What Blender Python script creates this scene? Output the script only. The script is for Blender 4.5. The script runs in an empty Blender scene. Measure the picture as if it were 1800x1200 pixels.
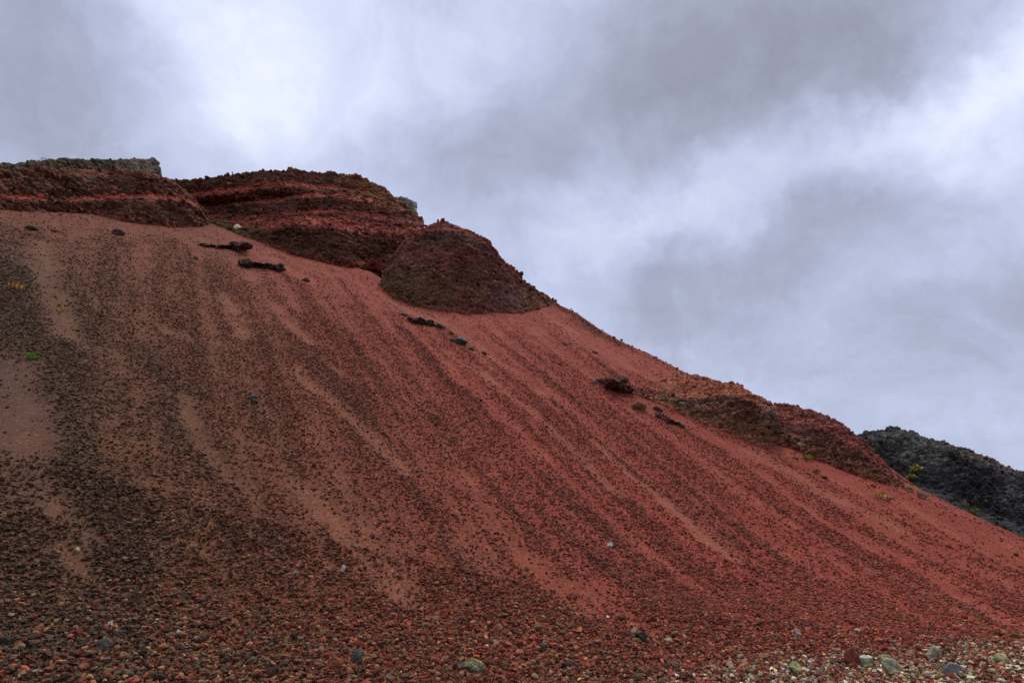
import bpy, bmesh, math, random
import numpy as np
from mathutils import Vector

C = bpy.context.scene
col = C.collection
rng = np.random.default_rng(7)
random.seed(7)

# ------------------------------------------------------------------ camera
F, HOR, EYE = 1194.0, 1000.0, 1.6           # focal length in photo pixels, horizon row, eye height
PITCH = math.atan((HOR - 600) / F)
cam = bpy.data.objects.new("camera", bpy.data.cameras.new("camera"))
col.objects.link(cam)
cam.location = (0, 0, EYE)
cam.rotation_euler = (math.pi / 2 + PITCH, 0, 0)
cam.data.sensor_width = 36
cam.data.lens = F / 1800 * 36
cam.data.clip_start = 0.1
cam.data.clip_end = 20000
C.camera = cam
cP, sP = math.cos(PITCH), math.sin(PITCH)

def ray(u, v):
    u = np.asarray(u, float); v = np.asarray(v, float)
    x = (u - 900) / F; y = -(v - 600) / F
    return np.stack([x, cP - y * sP, sP + y * cP], -1)

# ------------------------------------------------------------------ world, sun, exposure
SUN_EL, SUN_AZ = math.radians(66), math.radians(20)   # azimuth from +Y towards +X
w = bpy.data.worlds.new("World"); C.world = w
w.use_nodes = True
nt = w.node_tree
for n in list(nt.nodes): nt.nodes.remove(n)
def N(t, typ, **kw):
    n = t.nodes.new(typ)
    for k, v in kw.items(): setattr(n, k, v)
    return n
def put(t, sock, v):
    if isinstance(v, (bpy.types.NodeSocket,)): t.links.new(v, sock)
    else: sock.default_value = v
def M(t, op, a, b=None, c=None, clamp=False):
    n = N(t, 'ShaderNodeMath', operation=op, use_clamp=clamp)
    put(t, n.inputs[0], a)
    if b is not None: put(t, n.inputs[1], b)
    if c is not None: put(t, n.inputs[2], c)
    return n.outputs[0]
def VM(t, op, a, b=None, s=None):
    n = N(t, 'ShaderNodeVectorMath', operation=op)
    put(t, n.inputs[0], a)
    if b is not None: put(t, n.inputs[1], b)
    if s is not None: put(t, n.inputs['Scale'], s)
    return n.outputs['Value'] if op in ('DOT_PRODUCT', 'LENGTH') else n.outputs[0]
def RAMP(t, fac, stops, interp='LINEAR'):
    n = N(t, 'ShaderNodeValToRGB'); n.color_ramp.interpolation = interp
    e = n.color_ramp.elements
    while len(e) < len(stops): e.new(0.5)
    for k, (p, c) in enumerate(stops):
        e[k].position = p; e[k].color = (*c, 1)
    put(t, n.inputs[0], fac)
    return n.outputs[0]
def NOISE(t, vec, scale, detail=4, rough=0.55, dist=0.0):
    n = N(t, 'ShaderNodeTexNoise')
    put(t, n.inputs['Vector'], vec); n.inputs['Scale'].default_value = scale
    n.inputs['Detail'].default_value = detail; n.inputs['Roughness'].default_value = rough
    n.inputs['Distortion'].default_value = dist
    return n

sky = N(nt, 'ShaderNodeTexSky', sky_type='NISHITA', sun_disc=False, sun_elevation=SUN_EL, sun_rotation=SUN_AZ)
bg_sky = N(nt, 'ShaderNodeBackground'); nt.links.new(sky.outputs[0], bg_sky.inputs[0]); bg_sky.inputs[1].default_value = 0.08
d = N(nt, 'ShaderNodeTexCoord').outputs['Generated']
sp = N(nt, 'ShaderNodeSeparateXYZ'); nt.links.new(d, sp.inputs[0])
zz = M(nt, 'ADD', M(nt, 'MAXIMUM', sp.outputs[2], 0.0), 0.28)
cb = N(nt, 'ShaderNodeCombineXYZ')
nt.links.new(M(nt, 'DIVIDE', sp.outputs[0], zz), cb.inputs[0]); nt.links.new(M(nt, 'DIVIDE', sp.outputs[1], zz), cb.inputs[1])
deck = cb.outputs[0]                                # position on a flat cloud deck
wn = NOISE(nt, d, 2.6, 8, 0.6)
warp = VM(nt, 'SCALE', VM(nt, 'SUBTRACT', wn.outputs[1], (0.5, 0.5, 0.5)), s=0.34)
dw = VM(nt, 'ADD', d, warp)
# broad light and dark masses of the cloud cover: (photo position, size, tilt, brightness)
BLOBS = [
    (405, 95, 120, 130, 0, 0.30), (450, 225, 150, 90, -10, 0.20), (640, 90, 260, 130, 0, 0.20),
    (60, 60, 260, 150, 0, -0.20), (60, 230, 220, 80, 0, -0.10), (820, 330, 200, 70, 0, -0.06),
    (1130, 120, 300, 150, 20, -0.30), (1450, 60, 260, 110, 20, -0.26), (900, 60, 160, 90, 0, -0.04), (300, 250, 260, 70, 0, 0.10), (720, 200, 160, 60, 0, 0.10),
    (1740, 130, 150, 150, 35, 0.34), (1560, 205, 200, 50, 22, 0.20), (1330, 285, 260, 55, 22, 0.26), (1110, 395, 130, 50, 35, 0.16),
    (1430, 410, 260, 80, 15, -0.20), (1750, 500, 200, 60, 10, -0.14), (1180, 540, 200, 70, 10, -0.10),
    (800, 300, 300, 70, 0, -0.06), (1700, 640, 320, 130, 10, -0.14), (1400, 560, 260, 50, 10, 0.02), (1750, 780, 120, 40, 10, 0.08),
]
tot = None
for (u, v, su, sv, ang, amp) in BLOBS:
    c0 = ray(u, v); L = np.linalg.norm(c0); c0 = c0 / L
    rt = np.cross(c0, [0, 0, 1.0]); rt /= np.linalg.norm(rt); up = np.cross(rt, c0)
    a = math.radians(ang); e1 = rt * math.cos(a) + up * math.sin(a); e2 = -rt * math.sin(a) + up * math.cos(a)
    A = VM(nt, 'DOT_PRODUCT', dw, tuple(e1 / (su / F / L))); B = VM(nt, 'DOT_PRODUCT', dw, tuple(e2 / (sv / F / L)))
    s2 = M(nt, 'ADD', M(nt, 'MULTIPLY', A, A), M(nt, 'MULTIPLY', B, B))
    g = M(nt, 'EXPONENT', M(nt, 'MULTIPLY', s2, -0.7))
    front = M(nt, 'GREATER_THAN', VM(nt, 'DOT_PRODUCT', d, tuple(c0)), 0.0)
    g = M(nt, 'MULTIPLY', M(nt, 'MULTIPLY', g, front), amp)
    tot = g if tot is None else M(nt, 'ADD', tot, g)
n1 = NOISE(nt, deck, 1.7, 10, 0.6, 0.4).outputs[0]
n2 = NOISE(nt, dw, 6.5, 9, 0.62, 0.35).outputs[0]
lum = M(nt, 'ADD', M(nt, 'ADD', tot, 0.50), M(nt, 'ADD', M(nt, 'MULTIPLY', M(nt, 'SUBTRACT', n1, 0.5), 0.55), M(nt, 'MULTIPLY', M(nt, 'SUBTRACT', n2, 0.5), 0.62)))
# the cover is thinner and brighter overhead
mr = N(nt, 'ShaderNodeMapRange', interpolation_type='SMOOTHSTEP'); nt.links.new(sp.outputs[2], mr.inputs[0])
mr.inputs[1].default_value = 0.72; mr.inputs[2].default_value = 0.98; mr.inputs[3].default_value = 0.0; mr.inputs[4].default_value = 1.0
lum = M(nt, 'ADD', lum, 0.0, clamp=True)
ccol = RAMP(nt, lum, [(0.0, (0.185, 0.195, 0.25)), (0.25, (0.255, 0.275, 0.36)), (0.5, (0.35, 0.385, 0.515)), (0.75, (0.47, 0.51, 0.645)), (1.0, (0.62, 0.65, 0.72))])
bg_c = N(nt, 'ShaderNodeBackground'); nt.links.new(ccol, bg_c.inputs[0]); nt.links.new(M(nt, 'ADD', 1.0, M(nt, 'MULTIPLY', mr.outputs[0], 1.3)), bg_c.inputs[1])
mixs = N(nt, 'ShaderNodeMixShader'); mixs.inputs[0].default_value = 0.94
nt.links.new(bg_sky.outputs[0], mixs.inputs[1]); nt.links.new(bg_c.outputs[0], mixs.inputs[2])
nt.links.new(mixs.outputs[0], N(nt, 'ShaderNodeOutputWorld').inputs[0])

sun = bpy.data.objects.new("sun", bpy.data.lights.new("sun", 'SUN')); col.objects.link(sun)
sun.data.energy = 1.5; sun.data.angle = math.radians(12); sun.data.color = (1.0, 0.94, 0.84)
sd = Vector((math.sin(SUN_AZ) * math.cos(SUN_EL), math.cos(SUN_AZ) * math.cos(SUN_EL), math.sin(SUN_EL)))
sun.rotation_euler = sd.to_track_quat('Z', 'Y').to_euler()
C.view_settings.view_transform = 'Standard'; C.view_settings.look = 'None'
C.view_settings.gamma = 1; C.view_settings.exposure = 0.63
C.render.engine = 'CYCLES'
C.cycles.max_bounces = 4; C.cycles.diffuse_bounces = 3; C.cycles.use_denoising = False
C.cycles.sample_clamp_direct = 4; C.cycles.sample_clamp_indirect = 2

# ------------------------------------------------------------------ noise and mesh helpers
def _h(ix, iy, iz):
    h = (ix.astype(np.uint32) * np.uint32(374761393) + iy.astype(np.uint32) * np.uint32(668265263) + iz.astype(np.uint32) * np.uint32(2147483647 & 1274126177))
    h = (h ^ (h >> np.uint32(13))) * np.uint32(1274126177)
    h = h ^ (h >> np.uint32(16))
    h = h * np.uint32(2246822519); h ^= h >> np.uint32(15)
    return h
def noise3(x, y, z):
    """gradient noise, about -1..1"""
    x = np.asarray(x, np.float32); y = np.asarray(y, np.float32); z = np.asarray(z, np.float32)
    x, y, z = np.broadcast_arrays(x, y, z)
    fx, fy, fz = np.floor(x), np.floor(y), np.floor(z)
    ix, iy, iz = fx.astype(np.int64), fy.astype(np.int64), fz.astype(np.int64)
    x = x - fx; y = y - fy; z = z - fz
    sx = x * x * x * (x * (x * 6 - 15) + 10); sy = y * y * y * (y * (y * 6 - 15) + 10); sz = z * z * z * (z * (z * 6 - 15) + 10)
    out = 0
    for dx in (0, 1):
        wx = sx if dx else 1 - sx
        for dy in (0, 1):
            wy = sy if dy else 1 - sy
            for dz in (0, 1):
                wz = sz if dz else 1 - sz
                h = _h(ix + dx, iy + dy, iz + dz)
                gx = (h & np.uint32(1023)).astype(np.float32) / 511.5 - 1
                gy = ((h >> np.uint32(10)) & np.uint32(1023)).astype(np.float32) / 511.5 - 1
                gz = ((h >> np.uint32(20)) & np.uint32(1023)).astype(np.float32) / 511.5 - 1
                out = out + wx * wy * wz * (gx * (x - dx) + gy * (y - dy) + gz * (z - dz))
    return out * 1.3
def fbm(x, y, z, octv=4, gain=0.5, ridge=False):
    s = 0; a = 1.0; f = 1.0; t = 0
    for k in range(octv):
        n = noise3(x * f + 17.3 * k, y * f - 9.1 * k, z * f + 4.7 * k)
        if ridge: n = 1 - 2 * np.abs(n)
        s = s + a * n; t += a; a *= gain; f *= 2.03
    return s / t
def sstep(a, b, x):
    t = np.clip((x - a) / (b - a), 0, 1); return t * t * (3 - 2 * t)
def mix(a, b, t):
    t = np.asarray(t)
    if t.ndim and (np.ndim(a) > t.ndim or np.ndim(b) > t.ndim or (np.ndim(a) == 1 and len(a) == 3)): t = t[..., None]
    return np.asarray(a) * (1 - t) + np.asarray(b) * t

def tag(o, label=None, cat=None, group=None, kind=None):
    if label: o['label'] = label
    if cat: o['category'] = cat
    if group: o['group'] = group
    if kind: o['kind'] = kind
    return o
IRON = np.array([1.0, 1.0, 0.85])
def mesh_from(name, V, faces, mat, colours=None, extra=None, smooth=True):
    """V (n,3), faces (m,k) of one polygon size"""
    me = bpy.data.meshes.new(name)
    V = np.ascontiguousarray(V, np.float32); faces = np.ascontiguousarray(faces, np.int32)
    m, k = faces.shape
    me.vertices.add(len(V)); me.vertices.foreach_set('co', V.ravel())
    me.loops.add(m * k); me.loops.foreach_set('vertex_index', faces.ravel())
    me.polygons.add(m); me.polygons.foreach_set('loop_start', np.arange(0, m * k, k, dtype=np.int32))
    me.polygons.foreach_set('use_smooth', np.full(m, smooth))
    me.update(calc_edges=True)
    if colours is not None:
        at = me.color_attributes.new('Col', 'FLOAT_COLOR', 'POINT')
        cc = np.ones((len(V), 4), np.float32); cc[:, :3] = np.asarray(colours) * (IRON if mat in (MAT_SCREE, MAT_ROCK, MAT_STONE) else 1.0)   # iron oxide: little blue
        at.data.foreach_set('color', cc.ravel())
    for nm, arr in (extra or {}).items():
        at = me.attributes.new(nm, 'FLOAT', 'POINT'); at.data.foreach_set('value', np.ascontiguousarray(arr, np.float32).ravel())
    me.materials.append(mat)
    return me
def link(name, me, parent=None, loc=None):
    o = bpy.data.objects.new(name, me); col.objects.link(o)
    if parent is not None: o.parent = parent
    if loc is not None: o.location = loc
    return o
def grid_faces(nr, nc):
    i = np.arange(nr * nc).reshape(nr, nc)
    return np.stack([i[:-1, :-1], i[:-1, 1:], i[1:, 1:], i[1:, :-1]], -1).reshape(-1, 4)

# ------------------------------------------------------------------ materials
def new_mat(name):
    m = bpy.data.materials.new(name); m.use_nodes = True
    t = m.node_tree
    for n in list(t.nodes): t.nodes.remove(n)
    out = N(t, 'ShaderNodeOutputMaterial'); b = N(t, 'ShaderNodeBsdfPrincipled')
    t.links.new(b.outputs[0], out.inputs[0])
    b.inputs['Roughness'].default_value = 0.95
    b.inputs['Specular IOR Level'].default_value = 0.15
    return m, t, b
def attr(t, name):
    return N(t, 'ShaderNodeAttribute', attribute_name=name)
def MUL(t, a, b):
    n = N(t, 'ShaderNodeMix', data_type='RGBA', blend_type='MULTIPLY'); n.inputs[0].default_value = 1
    put(t, n.inputs[6], a); put(t, n.inputs[7], b); return n.outputs[2]
def MIXC(t, f, a, b):
    n = N(t, 'ShaderNodeMix', data_type='RGBA'); put(t, n.inputs[0], f); put(t, n.inputs[6], a); put(t, n.inputs[7], b); return n.outputs[2]

# scree: dust and fine gravel between the separate stones
def scree_material():
    m, t, b = new_mat('scree')
    pos = N(t, 'ShaderNodeNewGeometry').outputs['Position']
    c = attr(t, 'Col').outputs['Color']; fine = attr(t, 'fine').outputs['Fac']
    v1 = N(t, 'ShaderNodeTexVoronoi'); put(t, v1.inputs['Vector'], pos); v1.inputs['Scale'].default_value = 30
    v2 = N(t, 'ShaderNodeTexVoronoi'); put(t, v2.inputs['Vector'], pos); v2.inputs['Scale'].default_value = 70
    hs = N(t, 'ShaderNodeSeparateColor'); t.links.new(v1.outputs['Color'], hs.inputs[0])
    h2 = N(t, 'ShaderNodeSeparateColor'); t.links.new(v2.outputs['Color'], h2.inputs[0])
    g1 = RAMP(t, hs.outputs[0], [(0, (0.35, 0.33, 0.33)), (0.5, (0.85, 0.8, 0.8)), (0.85, (1.5, 1.25, 1.1)), (1, (2.4, 2.2, 1.9))])
    g2 = RAMP(t, h2.outputs[0], [(0, (0.6, 0.6, 0.6)), (0.6, (1.0, 1.0, 1.0)), (0.93, (1.3, 1.25, 1.2)), (1, (2.3, 2.2, 2.0))])
    n = NOISE(t, pos, 60, 3, 0.6).outputs[0]
    nr = MUL(t, RAMP(t, n, [(0.25, (0.72, 0.70, 0.70)), (0.75, (1.28, 1.28, 1.28))]), RAMP(t, hs.outputs[1], [(0, (0.78, 0.76, 0.76)), (0.7, (1.0, 1.0, 1.0)), (0.95, (1.25, 1.2, 1.15)), (1, (1.9, 1.8, 1.6))]))
    coarse = M(t, 'SUBTRACT', 1.0, fine, clamp=True)
    cc = MUL(t, c, nr)
    cc = MIXC(t, coarse, cc, MUL(t, MUL(t, c, g1), g2))
    f2 = M(t, 'MULTIPLY', M(t, 'MINIMUM', coarse, 1.0), 1.0)
    cc = MIXC(t, M(t, 'MULTIPLY', fine, 0.45), cc, MUL(t, cc, g2))
    t.links.new(cc, b.inputs['Base Color'])
    hgt = M(t, 'ADD', M(t, 'MULTIPLY', M(t, 'SUBTRACT', 1.0, v1.outputs['Distance']), coarse), M(t, 'MULTIPLY', M(t, 'SUBTRACT', 1.0, v2.outputs['Distance']), 0.3))
    bp = N(t, 'ShaderNodeBump'); bp.inputs['Strength'].default_value = 0.9; bp.inputs['Distance'].default_value = 0.035
    t.links.new(hgt, bp.inputs['Height']); t.links.new(bp.outputs[0], b.inputs['Normal'])
    return m
def rock_material(name, scale=9.0, bump=0.06, contrast=1.0):
    m, t, b = new_mat(name)
    pos = N(t, 'ShaderNodeTexCoord').outputs['Object']
    c = attr(t, 'Col').outputs['Color']
    n1 = NOISE(t, pos, scale, 6, 0.65, 0.3).outputs[0]
    v = N(t, 'ShaderNodeTexVoronoi'); put(t, v.inputs['Vector'], pos); v.inputs['Scale'].default_value = scale * 1.6
    hs = N(t, 'ShaderNodeSeparateColor'); t.links.new(v.outputs['Color'], hs.inputs[0])
    k = 0.5 * contrast
    r1 = RAMP(t, n1, [(0.25, (1 - k,) * 3), (0.5, (1,) * 3), (0.75, (1 + 1.1 * k, 1 + k, 1 + 0.9 * k))])
    r2 = RAMP(t, hs.outputs[0], [(0, (1 - 0.7 * k,) * 3), (0.8, (1 + 0.3 * k,) * 3), (1, (1 + 1.5 * k, 1 + 1.4 * k, 1 + 1.3 * k))])
    t.links.new(MUL(t, MUL(t, c, r1), r2), b.inputs['Base Color'])
    hg = M(t, 'ADD', n1, M(t, 'MULTIPLY', M(t, 'SUBTRACT', 1.0, v.outputs['Distance']), 0.4))
    bp = N(t, 'ShaderNodeBump'); bp.inputs['Strength'].default_value = 1.0; bp.inputs['Distance'].default_value = bump
    t.links.new(hg, bp.inputs['Height']); t.links.new(bp.outputs[0], b.inputs['Normal'])
    return m
def stone_material():
    m, t, b = new_mat('stone')
    pos = N(t, 'ShaderNodeTexCoord').outputs['Object']
    c = attr(t, 'Col').outputs['Color']
    n1 = NOISE(t, pos, 55, 5, 0.75).outputs[0]
    r1 = RAMP(t, n1, [(0.3, (0.45, 0.45, 0.45)), (0.7, (1.55, 1.5, 1.45))])
    t.links.new(MUL(t, c, r1), b.inputs['Base Color'])
    bp = N(t, 'ShaderNodeBump'); bp.inputs['Strength'].default_value = 1.0; bp.inputs['Distance'].default_value = 0.02
    t.links.new(n1, bp.inputs['Height']); t.links.new(bp.outputs[0], b.inputs['Normal'])
    return m
def leaf_material():
    m, t, b = new_mat('leaf')
    b.inputs['Roughness'].default_value = 0.6
    t.links.new(attr(t, 'Col').outputs['Color'], b.inputs['Base Color'])
    return m
MAT_SCREE = scree_material()
MAT_ROCK = rock_material('cliff_rock')
MAT_LAVA = rock_material('lava_rock', 5.0, 0.10, 1.1)
MAT_STONE = stone_material()
MAT_LEAF = leaf_material()

# ------------------------------------------------------------------ the shape of the hillside
CX, CY, R0, TH = 31.0, -46.0, 63.5, math.radians(34)
def slope_z(x, y):
    r = np.hypot(x - CX, y - CY) - R0
    return math.tan(TH) * 0.5 * (r + np.sqrt(r * r + 9.0))
def hit(u, v, surf=slope_z):
    dd = ray(u, v); flat = dd.reshape(-1, 3)
    out = np.zeros_like(flat)
    t = np.arange(3, 90, 0.05)
    for i, q in enumerate(flat):
        X, Y, Z = q[0] * t, q[1] * t, EYE + q[2] * t
        g = Z - surf(X, Y); k = int(np.argmax(g < 0))
        if g[k] >= 0: k = len(t) - 1
        f = g[k - 1] / (g[k - 1] - g[k] + 1e-9) if k else 0
        tt = t[k - 1] + 0.05 * f
        out[i] = (q[0] * tt, q[1] * tt, EYE + q[2] * tt)
    return out.reshape(dd.shape)
def resample(pts, n):
    p = np.asarray(pts, float); s = np.r_[0, np.cumsum(np.hypot(*np.diff(p, axis=0).T))]
    q = np.linspace(0, s[-1], n)
    return np.stack([np.interp(q, s, p[:, 0]), np.interp(q, s, p[:, 1])], -1)

# crest of the scree: foot of the cliffs on the left, the open ridge on the right
CREST_PX = [(0, 366), (100, 371), (175, 376), (210, 386), (260, 393), (320, 396), (365, 390), (400, 400), (470, 430), (520, 447), (610, 466),
            (660, 480), (690, 512), (730, 533), (780, 543), (830, 546), (900, 546), (940, 542), (975, 533), (1010, 548), (1050, 576), (1090, 599),
            (1150, 626), (1200, 653), (1270, 680), (1330, 712), (1400, 726), (1440, 740), (1500, 775), (1545, 818), (1580, 843), (1604, 852), (1640, 870),
            (1700, 899), (1750, 922), (1800, 945), (1900, 992), (2100, 1075)]
_cp = resample(CREST_PX, 160)
CREST = hit(_cp[:, 0], _cp[:, 1])[:, :2]
a_left = [(-70, 66.0), (-62, 74.0), (-52, 83.0), (-44, 85.0), (-39, 84.5)]
CREST = np.vstack([[(CX + r * math.sin(math.radians(p)), CY + r * math.cos(math.radians(p))) for p, r in a_left], CREST])
POLY = np.vstack([CREST, [(60, 0), (60, -140), (-140, -140), (-90, -60)]])
def inside(x, y):
    res = np.zeros(x.shape, bool); j = len(POLY) - 1
    for i in range(len(POLY)):
        xi, yi = POLY[i]; xj, yj = POLY[j]
        if yi != yj:
            res ^= ((yi > y) != (yj > y)) & (x < (xj - xi) * (y - yi) / (yj - yi) + xi)
        j = i
    return res
def crest_dist(x, y):
    best = np.full(x.shape, 1e9); nx = np.zeros(x.shape); ny = np.zeros(x.shape)
    for k in range(len(CREST) - 1):
        ax, ay = CREST[k]; bx, by = CREST[k + 1]; ex, ey = bx - ax, by - ay
        tt = np.clip(((x - ax) * ex + (y - ay) * ey) / (ex * ex + ey * ey + 1e-12), 0, 1)
        px, py = ax + ex * tt, ay + ey * tt
        dd = (x - px) ** 2 + (y - py) ** 2
        mk = dd < best
        best = np.where(mk, dd, best); nx = np.where(mk, px, nx); ny = np.where(mk, py, ny)
    return np.sqrt(best), nx, ny
def polar(x, y):
    return np.degrees(np.arctan2(x - CX, y - CY)), np.hypot(x - CX, y - CY)
def relief(x, y):
    """low ribs and runnels that follow the fall line"""
    p, r = polar(x, y)
    a = p * 1.22                                           # metres along the contour, about
    on = sstep(R0 - 1, R0 + 5, r)
    z = 0.22 * fbm(a * 0.35, r * 0.05, 3.0, 3) + 0.10 * fbm(a * 1.3 + 0.5 * noise3(a * .2, r * .2, 1.0), r * 0.12, 9.0, 3)
    z = z * on
    z = z + 0.02 * fbm(x * 2.1, y * 2.1, 5.0, 3)
    return z
def terrain_z(x, y, crest=None):
    dist, nx, ny = crest_dist(x, y) if crest is None else crest
    front = inside(x, y)
    zs = slope_z(x, y); zc = slope_z(nx, ny)
    fade = 1 - 0.75 * np.exp(-dist / 1.2)
    rough = 0.035 * fbm(x * 3.2, y * 3.2, 1.0, 4) * np.exp(-dist / 0.8)
    zf = zs + relief(x, y) * fade + rough
    zb = zc + relief(nx, ny) * 0.25 - 0.9 * (np.sqrt(dist * dist + 0.0025) - 0.05) + rough
    return np.where(front, zf, np.maximum(zb, -0.6)), front, dist

# ------------------------------------------------------------------ what the scree is made of, place by place
# tongues of dust and fine grit (photo path, width, strength) and of coarse dark stones
FINE = [
    ([(75, 425), (85, 500), (115, 590)], 17, .9), ([(120, 440), (150, 500), (165, 540)], 14, .5), ([(20, 385), (150, 395), (330, 412)], 34, .8), ([(20, 440), (60, 470)], 25, .6),
    ([(328, 695), (350, 760)], 13, 1), ([(350, 770), (395, 825), (430, 860)], 12, .8), ([(430, 850), (450, 900)], 11, .6), ([(395, 515), (430, 590)], 14, .8),
    ([(262, 560), (282, 570)], 14, .7), ([(300, 582), (325, 595)], 14, .8), ([(305, 515), (325, 530)], 12, .6), ([(155, 610), (185, 632)], 14, .5), ([(200, 615), (225, 660)], 11, .6),
    ([(372, 385), (420, 425), (470, 455), (540, 490)], 22, 1), ([(540, 470), (620, 490), (680, 525), (730, 552), (800, 575)], 17, 1), ([(340, 415), (400, 450), (440, 490)], 18, .8),
    ([(488, 540), (510, 570), (545, 600)], 14, .9), ([(495, 500), (525, 545)], 12, .9), ([(545, 490), (565, 530), (590, 560)], 13, .7), ([(440, 480), (480, 540)], 12, .6),
    ([(585, 640), (607, 658)], 8, .9), ([(520, 650), (600, 720), (660, 775), (710, 830)], 15, .75), ([(650, 620), (730, 690), (760, 720)], 14, .6), ([(620, 560), (700, 640)], 14, .45),
    ([(785, 650), (815, 680)], 9, .8), ([(740, 740), (790, 800), (830, 850)], 14, .5), ([(800, 575), (860, 620), (960, 690)], 16, .9), ([(700, 560), (790, 620), (860, 665)], 14, .7),
    ([(850, 655), (940, 730), (1000, 780), (1080, 860)], 12, .7), ([(720, 760), (760, 800)], 11, .6),
    ([(815, 840), (880, 930), (935, 990)], 22, .75), ([(935, 985), (985, 1045), (1030, 1075)], 22, 1), ([(1020, 1030), (1090, 1080), (1150, 1115)], 22, .95), ([(1040, 1020), (1080, 1050)], 14, .6),
    ([(1040, 775), (1100, 830), (1170, 885)], 9, .8), ([(1170, 885), (1230, 940), (1290, 980)], 14, 1), ([(1100, 860), (1160, 915)], 10, .6), ([(1225, 880), (1265, 920)], 11, .6),
    ([(860, 555), (900, 570), (960, 615)], 14, .8), ([(905, 560), (960, 595), (1040, 660)], 13, .9), ([(960, 552), (1030, 595), (1090, 640)], 22, 1), ([(1040, 600), (1100, 640), (1200, 685)], 22, 1), ([(1040, 660), (1090, 690), (1180, 740)], 12, .6),
    ([(1100, 715), (1180, 770), (1300, 850), (1400, 925)], 9, .8), ([(1130, 700), (1220, 750), (1320, 800)], 14, .9), ([(1220, 750), (1340, 830), (1470, 925), (1640, 1020), (1800, 1110)], 10, .95),
    ([(1330, 800), (1440, 860), (1600, 940), (1800, 1040)], 24, .85), ([(1400, 800), (1500, 850), (1650, 910), (1800, 985)], 30, 1), ([(1500, 930), (1640, 1010), (1780, 1090)], 9, .8),
    ([(1300, 900), (1400, 980), (1480, 1030)], 11, .7), ([(1420, 960), (1500, 1010), (1640, 1100)], 9, .75), ([(1190, 940), (1260, 1000)], 16, .5), ([(1570, 1010), (1700, 1080), (1800, 1130)], 9, .7),
    ([(1340, 930), (1380, 955)], 14, .4), ([(1380, 905), (1470, 975)], 10, .7),
    ([(10, 645), (35, 700), (60, 770)], 26, 1), ([(10, 740), (40, 800), (50, 850)], 26, .8), ([(30, 880), (100, 900)], 20, .5), ([(90, 870), (140, 920), (165, 950)], 15, .8), ([(120, 960), (160, 1025)], 16, 1),
    ([(550, 860), (610, 940), (700, 1050)], 30, .75), ([(700, 950), (720, 1060)], 26, .6), ([(800, 940), (880, 1030)], 26, .55), ([(340, 950), (380, 990), (420, 1035)], 14, .7), ([(240, 800), (260, 860)], 12, .4),
    ([(430, 660), (470, 720), (500, 790)], 12, .45), ([(470, 780), (510, 850), (550, 900)], 12, .5),
]
DARK = [
    ([(5, 440), (30, 520), (60, 640)], 30, 1), ([(60, 540), (120, 640), (180, 720)], 30, .6), ([(70, 700), (130, 800), (220, 1000)], 34, 1), ([(130, 830), (200, 900), (250, 990)], 34, 1),
    ([(250, 620), (330, 720), (380, 800)], 18, .7), ([(290, 720), (370, 830), (430, 960)], 20, .7), ([(0, 960), (80, 1040), (200, 1090)], 60, .7),
    ([(560, 640), (660, 760), (760, 900), (850, 1000)], 17, .6), ([(440, 700), (520, 820), (580, 930)], 22, .7), ([(880, 880), (1000, 960), (1200, 1080)], 40, .5), ([(960, 850), (1080, 940)], 26, .5),
    ([(1020, 700), (1130, 800), (1240, 900)], 12, .4), ([(1150, 850), (1230, 915), (1300, 960)], 9, .5), ([(900, 590), (960, 650), (1010, 700)], 12, .4), ([(640, 690), (760, 800)], 24, .4),
    ([(100, 520), (150, 600)], 14, .5), ([(460, 880), (520, 980)], 22, .6), ([(1290, 930), (1420, 1020)], 14, .3), ([(780, 960), (850, 1060)], 14, .5), ([(120, 1110), (300, 1130), (480, 1170)], 60, .5), ([(-20, 1150), (200, 1190)], 50, .7),
]
RIM = [([(978, 538), (1010, 556), (1050, 584), (1092, 605)], 9, .9), ([(1092, 605), (1150, 632), (1200, 655)], 4, .5), ([(1000, 560), (1050, 590)], 8, .4)]
TAN = [([(1040, 770), (1170, 885), (1295, 985)], 15, .75), ([(515, 645), (600, 720), (715, 835)], 18, .8), ([(72, 420), (85, 500), (118, 595)], 22, .8), ([(690, 535), (770, 570), (870, 640)], 22, .8), ([(840, 650), (940, 730), (1085, 862)], 14, .7),
       ([(550, 860), (610, 940), (700, 1050)], 34, .6), ([(1330, 800), (1440, 860), (1560, 920)], 18, .6), ([(390, 515), (430, 595)], 16, .7), ([(130, 830), (170, 860)], 16, .5)]
def prep(S):
    out = []
    for pts, wd, st in S:
        q = resample(pts, max(3, 2 * len(pts)))
        P = hit(q[:, 0], q[:, 1]); D = np.linalg.norm(P - [0, 0, EYE], axis=1)
        out.append((P[:, :2], wd * D / F * 1.22, st))
    return out
FINE_W, DARK_W, RIM_W = prep(FINE), prep(DARK), prep(RIM)
TAN_W = prep(TAN)
def strokes(x, y, S):
    acc = np.zeros(x.shape)
    for P, W, st in S:
        m = 3 * W.max()
        sel = np.nonzero((x > P[:, 0].min() - m) & (x < P[:, 0].max() + m) & (y > P[:, 1].min() - m) & (y < P[:, 1].max() + m))[0]
        if not len(sel): continue
        X, Y = x[sel], y[sel]; best = np.full(len(sel), 1e9)
        for k in range(len(P) - 1):
            (ax, ay), (bx, by) = P[k], P[k + 1]; ex, ey = bx - ax, by - ay
            tt = np.clip(((X - ax) * ex + (Y - ay) * ey) / (ex * ex + ey * ey + 1e-9), 0, 1)
            dd = np.hypot(X - ax - ex * tt, Y - ay - ey * tt) / (W[k] + (W[k + 1] - W[k]) * tt)
            best = np.minimum(best, dd)
        acc[sel] = 1 - (1 - acc[sel]) * (1 - st * (1 - sstep(0.1, 1.9, best)))
    return acc
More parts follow.
